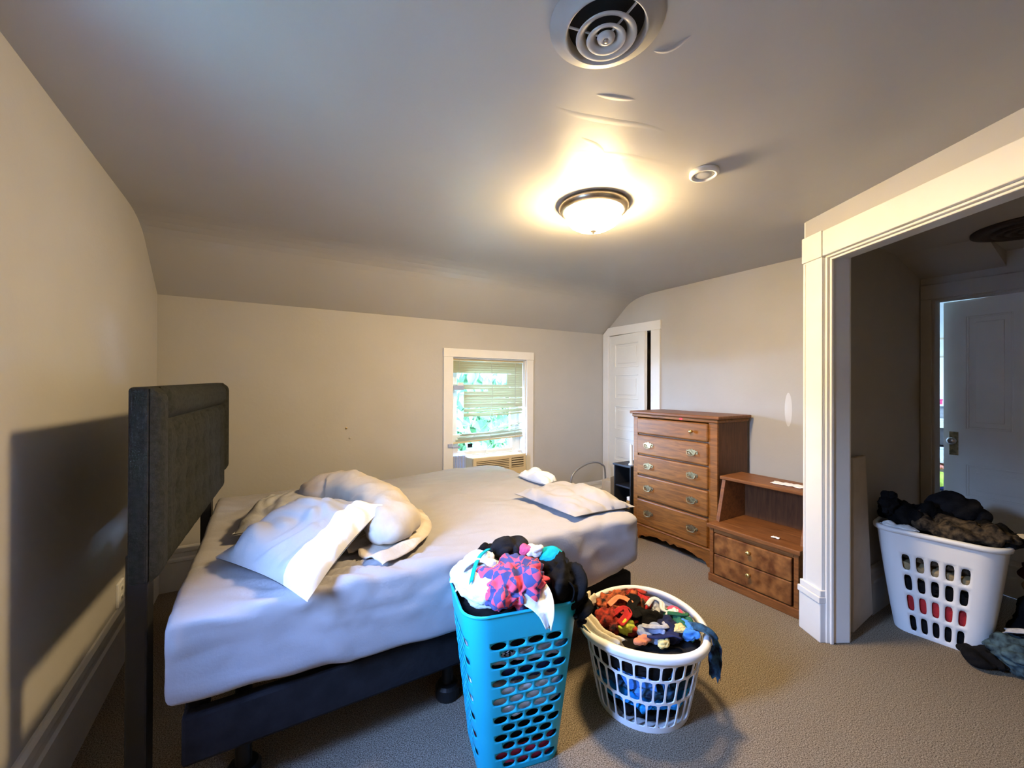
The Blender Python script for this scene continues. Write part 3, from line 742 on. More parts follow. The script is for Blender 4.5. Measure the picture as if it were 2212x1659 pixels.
# ---- low two-drawer cabinet with slanted shelf hutch
NX, NY0, NY1 = 2.77, 1.226, 1.806
ns_ = thing('hutch_nightstand', 'low brown wooden nightstand with open slanted shelf top and two drawers', 'nightstand', (NX, NY0, 0))
NW, ND = NY1-NY0, .42
def nbox(nm, b_, m=M['walnut'], parent=None, bevel=.004):
    bm = bmesh.new(); box(bm, *b_); return bobj(nm, bm, m, parent or ns_, bevel=bevel)
nbox('plinth', (-.008, ND, -.006, NW+.006, 0, .055)); nbox('side_panel', (0, ND, 0, .028, .055, .385)); nbox('side_panel', (0, ND, NW-.028, NW, .055, .385))
nbox('back_panel', (ND-.015, ND, .028, NW-.028, .055, .72), M['oakside'])
nbox('drawer_shelf_top', (-.016, ND, -.014, NW+.014, .385, .415), M['oaktop'], bevel=.006)
nbox('front_rail', (.004, .02, .028, NW-.028, .355, .385))
for za, zb in ((.062, .205), (.210, .352)):
    d = nbox('drawer', (-.006, .02, .038, NW-.038, za, zb), M['burl'], bevel=.006)
    nbox('drawer_box', (.02, ND-.03, .05, NW-.05, za+.01, zb-.01), M['oakside'], d)
    bm = bmesh.new(); lathe(bm, [(.009, 0), (.006, .010), (.007, .014), (.014, .020), (.013, .028), (0, .031)], n=20, mtx=Matrix.Translation((-.006, NW/2, (za+zb)/2+.02)) @ Matrix.Rotation(-PI/2, 4, 'Y')); bobj('knob', bm, M['brass'], d, smooth=True)
for y in (0, NW-.026):
    bm = bmesh.new(); prism(bm, [(.075, .415), (ND, .415), (ND, .715), (.155, .715)], 1, y, y+.026); bobj('hutch_side', bm, M['walnut'], ns_, bevel=.004)
nbox('hutch_top', (.140, ND+.004, -.012, NW+.012, .715, .740), M['oaktop'], bevel=.006)
# papers and small things on the nightstand
def crumpled_sheet(name, label, cat, c, sx, sy, seed, m, h=.010, rot=0, group=None):
    bm = bmesh.new(); n = 16; g = []
    for i in range(n+1):
        row = []
        for j in range(n+1):
            x, y = (i/n-.5)*sx, (j/n-.5)*sy
            e = 1+.18*noise.noise(Vector((x*30+seed, y*30, seed)))
            row.append(bm.verts.new((x*e, y*e, .003+h*abs(noise.noise(Vector((x*40+seed, y*40, 3.1)))))))
        g.append(row)
    for i in range(n):
        for j in range(n): bm.faces.new((g[i][j], g[i+1][j], g[i+1][j+1], g[i][j+1]))
    o = bobj(name, bm, m, None, smooth=True); o.location = c; o.rotation_euler = (0, 0, rot)
    md = o.modifiers.new('t', 'SOLIDIFY'); md.thickness = .002
    return tag(o, label, cat, group)
crumpled_sheet('crumpled_tissue', 'crumpled white tissue on top of the nightstand hutch', 'tissue', (3.03, 1.40, .741), .09, .20, 2, M['paper'], rot=.1)
crumpled_sheet('torn_paper', 'small torn white paper lying beside the tissue on the hutch, nearer the trim', 'paper', (3.02, 1.265, .741), .07, .07, 5, M['paper'])
crumpled_sheet('paper_scrap', 'tiny white scrap on the lower nightstand shelf', 'paper', (2.86, 1.40, .416), .03, .045, 9, M['paper'], h=.016)

# ---- black shelf stand in the corner, with candle
bs = thing('black_stand', 'small black open shelf stand in the corner beside the chest', 'stand', (2.97, 2.74, 0))
for nm, b_ in (('side_panel', (0, .30, 0, .016, 0, .625)), ('side_panel', (0, .30, .204, .22, 0, .625)), ('top', (-.01, .31, -.008, .228, .625, .642)), ('shelf', (.005, .295, .016, .204, .42, .436)), ('shelf', (.005, .295, .016, .204, .20, .216)), ('back_panel', (.288, .30, .016, .204, .0, .20))):
    bm = bmesh.new(); box(bm, *b_); bobj(nm, bm, M['blackpl'], bs, bevel=.003)
cn = thing('taper_candle', 'thin white candle standing on the black stand', 'candle', (3.03, 2.79, .642))
bm = bmesh.new(); lathe(bm, [(0, 0), (.026, 0), (.026, .012), (.014, .020), (.013, .19), (.010, .196), (0, .196)], n=18); bobj('wax', bm, M['white_cloth'], cn, smooth=True)
bm = bmesh.new(); tube(bm, [(0, 0, .195), (.001, 0, .207)], .0014, 6); bobj('wick', bm, M['blackpl'], cn)
vb = thing('white_bottle', 'slim white bottle inside the black stand', 'bottle', (3.06, 2.80, .436))
bm = bmesh.new(); lathe(bm, [(0, 0), (.024, 0), (.026, .006), (.026, .11), (.016, .125), (.011, .13)], n=18); bobj('body', bm, M['plastic_white'], vb, smooth=True)
bm = bmesh.new(); lathe(bm, [(.0135, .128), (.0135, .152), (0, .154)], n=16); bobj('cap', bm, M['plastic_white'], vb, smooth=True)
jr = thing('squat_jar', 'squat amber jar with white lid on the lower shelf of the black stand', 'jar', (3.04, 2.81, .216))
bm = bmesh.new(); lathe(bm, [(0, 0), (.034, 0), (.037, .01), (.037, .07), (.030, .085)], n=20); bobj('body', bm, mat('amber_glass', (.35, .20, .06), .3, var=.1), jr, smooth=True)
bm = bmesh.new(); lathe(bm, [(.033, .083), (.034, .108), (.030, .112), (0, .112)], n=20); bobj('lid', bm, M['plastic_white'], jr, smooth=True)

# ---- hoop and small carton behind the bed
hp = bmesh.new(); tube(hp, catmull([(2.70, 3.30, 0), (2.70, 3.30, .40), (2.76, 3.30, .515), (2.90, 3.30, .575), (3.03, 3.30, .588), (3.13, 3.30, .555), (3.18, 3.30, .46), (3.185, 3.30, 0)], 8), .010, 10)
for v in hp.verts: v.co -= Vector((2.95, 3.3, 0))
o = bobj('metal_hoop', hp, M['grey'], None, smooth=True); o.location = (2.95, 3.3, 0); tag(o, 'thin grey metal tube hoop standing behind the bed by the closet door', 'hoop')
bx_ = thing('small_carton', 'small tan cardboard carton by the metal hoop behind the bed', 'carton', (3.06, 3.12, 0), .3)
bm = bmesh.new(); box(bm, -.06, .06, -.05, .05, 0, .435); bobj('body', bm, M['board'], bx_, bevel=.003)
bm = bmesh.new(); box(bm, -.06, .06, -.05, -.047, .435, .475, Matrix.Rotation(0, 4, 'X')); bobj('flap', bm, M['board'], bx_)

# ---- venetian blind
bl = thing('venetian_blind', 'tangled beige venetian blind hanging crooked in the window', 'blind', ((W1[0]+W1[1])/2, YW+.045, W1[3]))
bw = W1[1]-W1[0]-.03
bm = bmesh.new(); box(bm, -bw/2, bw/2, -.018, .018, -.030, -.002); bobj('headrail', bm, M['acbeige'], bl, bevel=.003)
def slat(x0, x1, zl, zr, tilt, bow=0):
    bm = bmesh.new(); n = 10; rows = []
    for i in range(n+1):
        a = i/n; x = x0+(x1-x0)*a; z = zl+(zr-zl)*a - bow*4*a*(1-a)
        row = []
        for b_, h in ((-.0125, 0), (0, .0022), (.0125, 0)):
            row.append(bm.verts.new((x, b_*math.cos(tilt)-h*math.sin(tilt), z + b_*math.sin(tilt)+h*math.cos(tilt))))
        rows.append(row)
    for a, b_ in zip(rows, rows[1:]):
        for j in range(2): bm.faces.new((a[j], a[j+1], b_[j+1], b_[j]))
    o = bobj('slat', bm, M['slat'], bl, smooth=True); return o
rs = random.Random(4)
z = -.045
H0, H1 = -bw/2, bw/2
while z > -.80:
    zz = W1[3]+z
    gap = 1.425 < zz < 1.535
    l = H0; r = H1
    if zz < 1.40: l = H0+.125
    if gap:
        slat(H1-.19, H1, z-.003, z, 1.25)              # only stubs remain at the right in the broken band
    elif zz > 1.40: slat(l, r, z, z, 1.25)
    elif zz > 1.18:
        if abs(zz-1.36) < .010: slat(l+.26, r, z, z-.004, 1.2)
        else: slat(l, r, z+.004*rs.uniform(-1, 1), z+.004*rs.uniform(-1, 1), 1.2)
    elif zz > 1.09:
        slat(l, r, z-.012*rs.random(), z+.02*rs.random(), .35+.5*rs.random(), .004)
    z -= .0225
# slumped loose slats
for (zl, zr, tl, l0, bw_) in ((1.115, 1.125, .5, .125, .010), (.985, 1.045, .25, .50, .0), (.965, 1.02, .4, .42, .006), (.94, .985, .3, .34, .008), (.935, .962, .2, 0.10, .006), (.925, .945, .5, .08, .004), (.905, .925, .35, .06, .004), (.888, .912, .6, .05, .004), (.872, .900, .5, .04, 0)):
    slat(H0+l0, H1, zl-W1[3], zr-W1[3], tl, bw_)
for kx in (1.06, 1.045):
    pass
bm = bmesh.new(); box(bm, -bw/2, bw/2, -.013, .013, -.008, .008, Matrix.Translation((0, 0, .868-W1[3])) @ Matrix.Rotation(-.035, 4, 'Y')); bobj('bottom_rail', bm, M['acbeige'], bl, bevel=.003)
for pts in ([(.02, -.02, -.03), (.03, -.02, -.35), (.00, -.02, -.60), (-.12, -.02, -.72), (-.22, -.02, -.80)], [(.05, -.022, -.52), (.02, -.022, -.66), (.0, -.022, -.80), (-.05, -.022, -.93), (-.08, -.022, -1.0)], [(-.33, -.02, -.03), (-.335, -.02, -.30)], [(.30, -.02, -.03), (.30, -.02, -.85)]):
    bm = bmesh.new(); tube(bm, catmull(pts, 5), .0018, 6); bobj('cord', bm, M['board'], bl, smooth=True)
# clip brackets on the left of the window
M['bluegrey'] = mat('blue_grey_plastic', (.35, .40, .55), .5, var=.05)
hk = thing('blind_bracket', 'small pale blue-grey blind bracket on the left window casing near the air conditioner', 'bracket', (1.475, YW-.024, .845))
bm = bmesh.new(); box(bm, -.022, .022, -.014, 0.002, -.015, .015); bobj('clip', bm, M['bluegrey'], hk, bevel=.003)
bm = bmesh.new(); box(bm, .022, .10, -.006, .0, -.030, -.012); bobj('arm', bm, M['bluegrey'], hk, bevel=.002)
hk = thing('blind_bracket', 'pale blue-grey broken blind bracket at the upper left of the window', 'bracket', (1.53, YW+.012, 1.385))
bm = bmesh.new(); box(bm, -.010, .10, -.010, .004, -.022, .022); bobj('clip', bm, M['bluegrey'], hk, bevel=.004)
bm = bmesh.new(); box(bm, .03, .09, -.016, -.010, .02, .05); bobj('arm', bm, M['plastic_white'], hk, bevel=.002)

# ---- window air conditioner
ac = thing('window_air_conditioner', 'beige window air conditioner with louvred front under the blind', 'air conditioner', (1.96, YW, W1[2]+.012))
AW = .56
ax0, ax1 = -.285, .30
bm = bmesh.new(); box(bm, ax0, ax1, -.10, .30, 0, .205); bobj('housing', bm, M['acbeige'], ac, bevel=.010)
bm = bmesh.new(); box(bm, ax0-.004, ax1+.004, -.118, -.10, -.002, .209); bobj('front_bezel', bm, M['acbeige'], ac, bevel=.008)
bm = bmesh.new(); box(bm, ax0+.03, ax0+.385, -.1195, -.1175, .02, .175); bobj('intake_recess', bm, M['acdark'], ac)
bm = bmesh.new(); box(bm, ax0+.415, ax1-.03, -.1195, -.1175, .085, .18); bobj('vent_recess', bm, M['acdark'], ac)
for k in range(9):
    bm = bmesh.new(); box(bm, ax0+.03, ax0+.385, -.126, -.119, .026+k*.0168, .034+k*.0168); bobj('louvre', bm, M['acbeige'], ac)
for k in range(4):
    bm = bmesh.new(); box(bm, ax0+.415, ax1-.03, -.126, -.119, .092+k*.023, .101+k*.023); bobj('louvre', bm, M['acbeige'], ac)
for k in range(5):
    bm = bmesh.new(); box(bm, ax0-.135+k*.027, ax0-.112+k*.027, .055, .085, 0, .215); bobj('accordion_rib', bm, M['bluegrey'], ac, bevel=.004)
bm = bmesh.new(); box(bm, ax1+.006, W1[1]-1.96-.014, .055, .085, 0, .215); bobj('filler_panel', bm, M['plastic_white'], ac, bevel=.003)
bm = bmesh.new(); box(bm, W1[0]-1.96+.014, ax0-.137, .045, .095, 0, .23); bobj('side_post', bm, M['acbeige'], ac, bevel=.003)

# ---- perforated baskets
def perforated(cols, tv, hole, mapf, stagger=False, seg=4):
    """wall wrapped round s in 0..1 (periodic), rows between the t values tv; hole(i,j) -> (rx,ry,n) or None in cell halves"""
    bm = bmesh.new(); key = {}
    def V(s, t):
        s = s % 1.0; k = (round(s, 5) % 1.0, round(t, 5))
        if k not in key: key[k] = bm.verts.new(mapf(s, t))
        return key[k]
    for j in range(len(tv)-1):
        t0, t1 = tv[j], tv[j+1]; off = .5 if (stagger and j % 2) else 0
        for i in range(cols):
            s0, s1 = (i+off)/cols, (i+off+1)/cols
            h = hole(i, j)
            if h is None:
                for a in range(seg):
                    for b_ in range(seg):
                        q = [(a, b_), (a+1, b_), (a+1, b_+1), (a, b_+1)]
                        bm.faces.new([V(s0+(s1-s0)*x/seg, t0+(t1-t0)*y/seg) for x, y in q])
            else:
                rx, ry, n = h
                bd = [(k/seg, 0) for k in range(seg)] + [(1, k/seg) for k in range(seg)] + [(1-k/seg, 1) for k in range(seg)] + [(0, 1-k/seg) for k in range(seg)]
                inn = []
                for x, y in bd:
                    dx, dy = (x-.5)*2, (y-.5)*2; L = (abs(dx)**n+abs(dy)**n)**(1/n)
                    inn.append((.5+dx/L*rx, .5+dy/L*ry))
                m_ = len(bd)
                iv = [bm.verts.new(mapf((s0+(s1-s0)*x) % 1.0, t0+(t1-t0)*y)) for x, y in inn]
                bv = [V(s0+(s1-s0)*x, t0+(t1-t0)*y) for x, y in bd]
                for k in range(m_):
                    bm.faces.new((bv[k], bv[(k+1) % m_], iv[(k+1) % m_], iv[k]))
    return bm
def rrect(s, a, b_, r):
    """point on a rounded rectangle (half sizes a,b); s=0 at middle of the front (-y), going towards +x"""
    segs = [(a-r), PI*r/2, 2*(b_-r), PI*r/2, 2*(a-r), PI*r/2, 2*(b_-r), PI*r/2, (a-r)]
    L = sum(segs); d = (s % 1.0)*L
    k = 0
    while d > segs[k] and k < 8: d -= segs[k]; k += 1
    if k == 0: return (d, -b_)
    if k == 1: t = d/r; return (a-r+r*math.sin(t), -b_+r-r*math.cos(t))
    if k == 2: return (a, -b_+r+d)
    if k == 3: t = d/r; return (a-r+r*math.cos(t), b_-r+r*math.sin(t))
    if k == 4: return (a-r-d, b_)
    if k == 5: t = d/r; return (-a+r-r*math.sin(t), b_-r+r*math.cos(t))
    if k == 6: return (-a, b_-r-d)
    if k == 7: t = d/r; return (-a+r-r*math.cos(t), -b_+r-r*math.sin(t))
    return (-a+r+d, -b_)
def solid(o, th, off=1):
    md = o.modifiers.new('thick', 'SOLIDIFY'); md.thickness = th; md.offset = off; return o

class Basket:
    """frame of a basket: loc, rotation, inner shape function (t -> half sizes and radius)"""
    def __init__(s, loc, rot, h, bot, top, power=1.0):
        s.loc = Vector(loc); s.rot = rot; s.h = h; s.bot = bot; s.top = top; s.power = power
    def dims(s, z):
        t = max(0, min(1, z/s.h))**s.power
        return [b_+(t_-b_)*t for b_, t_ in zip(s.bot, s.top)]
    def pt(s, u, z):
        a, b_, r = s.dims(z); x, y = rrect(u, a, b_, r); return (x, y, z)
    def world(s, x, y, z):
        c, n = math.cos(s.rot), math.sin(s.rot); return Vector((s.loc.x+x*c-y*n, s.loc.y+x*n+y*c, s.loc.z+z))
    def local(s, p):
        d = p - s.loc; c, n = math.cos(-s.rot), math.sin(-s.rot); return Vector((d.x*c-d.y*n, d.x*n+d.y*c, d.z))
    def clamp(s, p, marg):
        """keep a world point inside the basket wall (superellipse metric)"""
        l = s.local(p)
        if l.z < .012: l.z = .012
        if l.z > s.h: pass
        a, b_, r = s.dims(l.z); a -= marg; b_ -= marg
        if l.z > s.h-.01: return s.world(l.x, l.y, l.z)
        n = 4.5 if r < .15 else 2.0
        L = (abs(l.x/a)**n+abs(l.y/b_)**n)**(1/n)
        if L > 1: l.x /= L; l.y /= L
        return s.world(l.x, l.y, l.z)

# garments: crumpled cloth lumps
def garment(name, label, c, rad, m, seed, group, basket=None, marg=.012, amp=.22, fr=7, rot=0, sub=5, cat='garment', flat=2.0):
    bm = bmesh.new(); bmesh.ops.create_icosphere(bm, subdivisions=sub, radius=1)
    c = Vector(c); rm = (rad[0]*rad[1]*rad[2])**(1/3); cr, sr = math.cos(rot), math.sin(rot)
    for v in bm.verts:
        d = v.co.normalized()
        # boxier than an ellipsoid
        L = (abs(d.x)**flat+abs(d.y)**flat+abs(d.z)**flat)**(1/flat); d = d/L
        p = Vector((d.x*rad[0], d.y*rad[1], d.z*rad[2]))
        p = Vector((p.x*cr-p.y*sr, p.x*sr+p.y*cr, p.z))
        f = fold(p, fr, seed)
        f2 = noise.noise(p*fr*.5+Vector((seed*1.3, 0, 0)))
        nrm_ = Vector((p.x/rad[0]**2, p.y/rad[1]**2, p.z/rad[2]**2)).normalized()
        p = p + nrm_*(amp*rm*(f*1.9+f2*.5+.5*fold(p, fr*2.3, seed+9)))
        wp = c+p
        if basket: wp = basket.clamp(wp, marg)
        v.co = wp - c
    o = bobj(name, bm, m, None, smooth=True); o.location = c
    return tag(o, label, cat, group)

C = {}
C['black'] = cloth('black_cotton', (.008, .008, .009), var=.3)
C['char'] = cloth('charcoal_knit', (.016, .016, .019), var=.3)
C['navy'] = cloth('navy_cotton', (.02, .025, .07), var=.3)
C['white'] = cloth('white_cotton', (.70, .72, .73), var=.03)
C['grey'] = cloth('heather_grey', (.42, .43, .46), var=.15, vs_=60)
C['bluegrey'] = cloth('blue_grey_cotton', (.30, .36, .52), var=.12)
C['red'] = cloth('red_cotton', (.42, .03, .035), var=.2)
C['raspberry'] = cloth('raspberry_cotton', (.55, .05, .11), var=.15)
C['teal'] = cloth('turquoise_cotton', (.01, .36, .52), var=.1)
C['blue'] = cloth('mid_blue_cotton', (.06, .22, .60), var=.12)
C['sky'] = cloth('bright_blue_cotton', (.02, .30, .75), var=.12)
C['orange'] = cloth('orange_and_black_print', (.02, .015, .015), col2=(.50, .12, .05), vs_=30)
C['coral'] = cloth('coral_and_black_print', (.02, .015, .02), col2=(.45, .05, .03), vs_=34)
C['green'] = cloth('dark_green_cotton', (.03, .13, .07), var=.2)
C['lime'] = cloth('lime_cotton', (.55, .62, .08), var=.1)
C['yellow'] = cloth('pale_yellow_knit', (.66, .52, .22), var=.1)
C['cream'] = cloth('cream_towelling', (.62, .56, .44), var=.08)
C['tan'] = cloth('tan_cotton', (.30, .23, .13), var=.15)
C['salmon'] = cloth('salmon_cotton', (.75, .27, .15), var=.1)
C['plaid'] = plaid('pink_navy_plaid', (.72, .09, .15), (.07, .08, .22))
C['camo'] = cloth('black_and_tan_print', (.012, .011, .012), col2=(.09, .068, .045), vs_=38)
C['floral'] = cloth('dark_floral_print', (.012, .016, .022), col2=(.075, .13, .16), vs_=26)
C['mixed'] = cloth('dark_multicolour_print', (.012, .016, .03), col2=(.04, .11, .19), vs_=34)
C['pink'] = cloth('pink_cotton', (.72, .10, .20), var=.1)

# ---- tall turquoise hamper
HB = Basket((.846, 1.40, 0), math.radians(-13), .61, (.156, .130, .060), (.224, .185, .080))
ham = thing('laundry_hamper', 'tall turquoise plastic laundry hamper with oval holes in front of the bed', 'laundry hamper', HB.loc, HB.rot)
NC = 20
tvs = [0, .02] + [.02+.0352*(k+1) for k in range(14)] + [.55, .595, .608]
hole_cols_front = (18, 19, 0, 1); hole_cols_left = (13, 14, 15, 16); hole_cols_right = (4, 5); hole_cols_back = (8, 9, 10, 11)
def hhole(i, j):
    if j < 1 or j > 14: return None
    ok = hole_cols_front+hole_cols_left+hole_cols_right+hole_cols_back
    if i not in ok: return None
    if j % 2 and i in (16, 11, 5): return None
    return (.42, .41, 2.0)
stg = [False]
bm = perforated(NC, tvs, hhole, HB.pt, stagger=True)
solid(bobj('body', bm, M['plastic_teal'], ham, smooth=True), .004, 1)
bm = bmesh.new()
a, b_, r = HB.dims(0.006); vs_ = [bm.verts.new((*rrect(k/60, a-.002, b_-.002, r), .006)) for k in range(60)]; bm.faces.new(vs_)
solid(bobj('base', bm, M['plastic_teal'], ham), .004, 0)
bm = bmesh.new(); a, b_, r = HB.dims(.608)
tube(bm, [(*rrect(k/80, a+.003, b_+.003, r), .608) for k in range(80)], .0055, 8, closed=True); bobj('rim', bm, M['plastic_teal'], ham, smooth=True)
G1 = 'clothes in the turquoise hamper'
def inham(nm, lb, z0, z1, m, seed, dx=0, dy=0, k=1.0, cat='garment'):
    zc = (z0+z1)/2; a, b_, r = HB.dims(zc)
    return garment(nm, lb, HB.world(dx, dy, zc), (a*1.10*k, b_*1.12*k, (z1-z0)*.52), m, seed, G1, HB, .010, amp=.10, fr=9, rot=HB.rot, cat=cat, flat=3.2)
inham('folded_shirt', 'raspberry red shirt at the very bottom of the turquoise hamper', .014, .085, C['raspberry'], 2, cat='shirt')
inham('dark_jeans', 'black trousers above the raspberry shirt in the turquoise hamper', .085, .20, C['black'], 3, cat='trousers')
inham('white_towel', 'white towel packed in the middle of the turquoise hamper', .20, .335, C['white'], 4, cat='towel')
inham('dark_sweater', 'navy sweater above the white towel in the turquoise hamper', .335, .41, C['navy'], 5, cat='sweater')
inham('grey_shirt', 'pale grey shirt just below the top row of hamper holes', .40, .47, C['grey'], 6, cat='shirt')
inham('black_leggings', 'black leggings at the top row of hamper holes', .46, .60, C['black'], 7, cat='leggings')
e1 = Vector((.79, -.614, 0)); e2 = Vector((.614, .79, 0)); HCn = HB.loc + Vector((.025, -.005, .022))
def hp_(x, y, z): return HCn + e1*x + e2*y + Vector((0, 0, z))
garment('white_shirt', 'white shirt with turquoise trim heaped on the left of the hamper', hp_(-.135, -.065, .632), (.115, .140, .075), C['white'], 12, G1, HB, .0, amp=.20, fr=8, cat='shirt', rot=HB.rot)
garment('plaid_shirt', 'pink and navy plaid flannel shirt on top of the hamper', hp_(.0, -.095, .642), (.140, .120, .080), C['plaid'], 13, G1, HB, .0, amp=.26, fr=9, rot=.3, cat='shirt')
garment('black_shirt', 'black shirt hanging over the right rim of the hamper', hp_(.165, .01, .615), (.085, .13, .095), C['black'], 14, G1, None, amp=.26, fr=9, rot=HB.rot, cat='shirt')
garment('black_sock', 'small black sock ball at the back left of the hamper pile', hp_(-.14, .115, .665), (.045, .045, .035), C['black'], 15, G1, None, amp=.22, fr=12, cat='sock')
garment('black_knit', 'black bunched knit on the back of the hamper heap', hp_(-.055, .105, .69), (.085, .06, .05), C['char'], 16, G1, None, amp=.15, fr=8, cat='garment')
garment('white_sock', 'balled white sock at the back of the hamper heap', hp_(.06, .09, .69), (.042, .038, .028), C['white'], 17, G1, None, amp=.25, fr=12, cat='sock')
garment('turquoise_shirt', 'turquoise top at the back right of the hamper heap', hp_(.125, .10, .662), (.065, .055, .035), C['teal'], 18, G1, None, amp=.15, fr=9, cat='shirt')
garment('pink_sock', 'small pink sock between the black knit and the white sock', hp_(.022, .085, .695), (.028, .03, .025), C['pink'], 19, G1, None, amp=.2, fr=12, cat='sock')
drape('white_sleeve', 'white sleeve drooping over the left rim of the hamper', 'shirt', [hp_(-.10, -.02, .70), hp_(-.17, -.03, .705), hp_(-.225, -.04, .66), hp_(-.245, -.055, .595)], .13, C['white'], 6, amp=.014, group=G1, freq=2)
drape('turquoise_ribbon', 'thin turquoise trim strip across the white shirt on the hamper', 'trim', [hp_(-.12, .02, .718), hp_(-.14, -.05, .722), hp_(-.15, -.11, .706), hp_(-.155, -.16, .670)], .014, C['teal'], 2, amp=.001, nv=4, group=G1, freq=1)
drape('white_cloth', 'white cloth corner hanging over the front rim of the hamper', 'cloth', [hp_(.03, -.13, .655), hp_(.09, -.175, .632), hp_(.12, -.205, .600), hp_(.13, -.208, .545)], .15, C['white'], 4, amp=.008, taper=(1.0, .12), group=G1, freq=1, side=(.79, -.614, 0))
drape('black_sleeve', 'black sleeve hanging down the right side of the hamper', 'garment', [hp_(.15, -.04, .66), hp_(.215, -.05, .63), hp_(.235, -.06, .56), hp_(.228, -.065, .50)], .12, C['black'], 9, amp=.016, group=G1, freq=2)

# ---- round white lattice basket
RB = Basket((1.468, 1.285, 0), math.radians(-50), .36, (.195, .195, .194), (.262, .275, .26))
rb = thing('round_laundry_basket', 'round white open-lattice laundry basket right of the turquoise hamper', 'laundry basket', RB.loc, RB.rot)
tv = [0, .022, .140, .245, .315, .335]
def rhole(i, j):
    if 1 <= j <= 3: return (.43, .462, 7.0)
    return None
bm = perforated(31, tv, rhole, RB.pt, stagger=True)
solid(bobj('lattice', bm, M['plastic_white'], rb, smooth=False), .005, 0)
bm = bmesh.new(); a, b_, r = RB.dims(.335)
prof_ = [(-.004, -.024), (.018, -.022), (.024, -.010), (.022, .006), (.010, .014), (-.004, .012), (-.008, .0)]
rg = []
for k in range(72):
    ring = []
    for dx, dzz in prof_:
        x, y = rrect(k/72, a+dx, b_+dx, r+dx); ring.append(bm.verts.new((x, y, .345+dzz+.012*math.cos(4*PI*k/72))))
    rg.append(ring)
for k in range(72):
    A1, B1 = rg[k], rg[(k+1) % 72]
    for q in range(len(prof_)): bm.faces.new((A1[q], A1[(q+1) % 7], B1[(q+1) % 7], B1[q]))
bobj('rim', bm, M['plastic_white'], rb, smooth=True)
bm = bmesh.new(); lathe(bm, [(0, .004), (.18, .004), (.196, .002), (.200, .010), (.197, .020), (.186, .012), (0, .012)], n=56); bobj('base', bm, M['plastic_white'], rb, smooth=True)
G2 = 'clothes in the round white basket'
def inrb(nm, lb, x, y, z, rad, m, seed, amp=.24, fr=9, cat='garment', clampb=True, rot=0):
    return garment(nm, lb, RB.loc+Vector((x, y, z)), rad, m, seed, G2, RB if clampb else None, .012, amp=amp, fr=fr, cat=cat, rot=rot)
inrb('bright_blue_towel', 'bright blue towel low in the round basket', 0, 0, .095, (.20, .20, .026), C['sky'], 31, amp=.12, cat='towel')
inrb('dark_print_shirt', 'dark blue printed shirt in the middle layer of the round basket', 0, 0, .165, (.22, .22, .045), C['mixed'], 32, amp=.10, cat='shirt')
inrb('black_trousers', 'black trousers filling the upper half of the round basket', 0, 0, .275, (.30, .30, .055), C['black'], 33, amp=.06, cat='trousers')
inrb('black_sweater', 'black sweater on the very bottom of the round basket', 0, 0, .04, (.18, .18, .03), C['black'], 30, amp=.10, cat='sweater')
# view directions: f = away from camera, l = to the right in view
fv = Vector((.752, .659, 0)); lv = Vector((.659, -.752, 0))
def rbp(x, y, z): v = lv*x+fv*y; return (v.x, v.y, z)
inrb('orange_print_dress', 'orange and black printed garment at the back left of the round basket', *rbp(-.10, .10, .345), (.12, .12, .055), C['orange'], 34, fr=12)
inrb('coral_print_top', 'red and black printed top in the left middle of the round basket', *rbp(-.10, -.02, .34), (.10, .10, .05), C['coral'], 35, fr=12)
inrb('red_shirt', 'dark red shirt bunched at the back of the round basket', *rbp(.0, .13, .355), (.06, .055, .045), C['red'], 36, fr=12, cat='shirt')
inrb('black_tee', 'black tee in the centre of the round basket pile', *rbp(.02, -.01, .345), (.085, .08, .055), C['black'], 37, fr=11, cat='shirt')
inrb('blue_grey_shirt', 'blue-grey shirt crumpled in the front centre of the round basket', *rbp(.05, -.085, .345), (.075, .055, .045), C['bluegrey'], 38, fr=12, cat='shirt')
inrb('dark_navy_shorts', 'dark navy shorts right of the blue-grey shirt in the round basket', *rbp(.105, -.035, .345), (.07, .07, .05), C['navy'], 39, fr=11, cat='shorts')
inrb('light_grey_sock', 'light grey curled sock at the back right of the round basket', *rbp(.07, .09, .36), (.045, .04, .03), C['grey'], 40, fr=14, amp=.3, cat='sock')
inrb('dark_green_shirt', 'dark green shirt against the right wall of the round basket', *rbp(.16, .0, .34), (.06, .09, .05), C['green'], 41, fr=11, cat='shirt')
inrb('pink_sock', 'bright pink sock at the far right inside the round basket', *rbp(.145, .10, .355), (.03, .045, .018), C['pink'], 42, fr=14, cat='sock')
inrb('lime_sock', 'lime green sock at the left of the round basket pile', *rbp(-.07, -.085, .345), (.04, .03, .03), C['lime'], 43, fr=14, cat='sock')
inrb('yellow_sock', 'yellow sock lying at the front edge inside the round basket', *rbp(.085, -.155, .352), (.035, .025, .018), C['yellow'], 44, fr=14, cat='sock')
inrb('salmon_sock', 'salmon sock left of the yellow one at the front of the round basket', *rbp(.005, -.155, .350), (.045, .025, .018), C['salmon'], 45, fr=14, cat='sock')
inrb('cream_sock', 'pale yellow ribbed sock at the right of the round basket', *rbp(.150, -.065, .372), (.045, .025, .02), C['yellow'], 46, fr=14, cat='sock')
inrb('white_sock', 'small white sock at the right rear of the round basket', *rbp(.13, .045, .375), (.04, .022, .018), C['white'], 47, fr=14, cat='sock')
inrb('sky_blue_top', 'bright blue top beside the ribbed sock in the round basket', *rbp(.185, -.045, .355), (.045, .05, .03), C['blue'], 48, fr=12, cat='shirt')
def ribbon(nm, lb, pts, wd, m, seed, cat='strap'):
    drape(nm, lb, cat, [RB.loc+lv*x+fv*y+Vector((0, 0, z)) for x, y, z in pts], wd, m, seed, amp=.004, group=G2, freq=1, nv=6, nu=30)
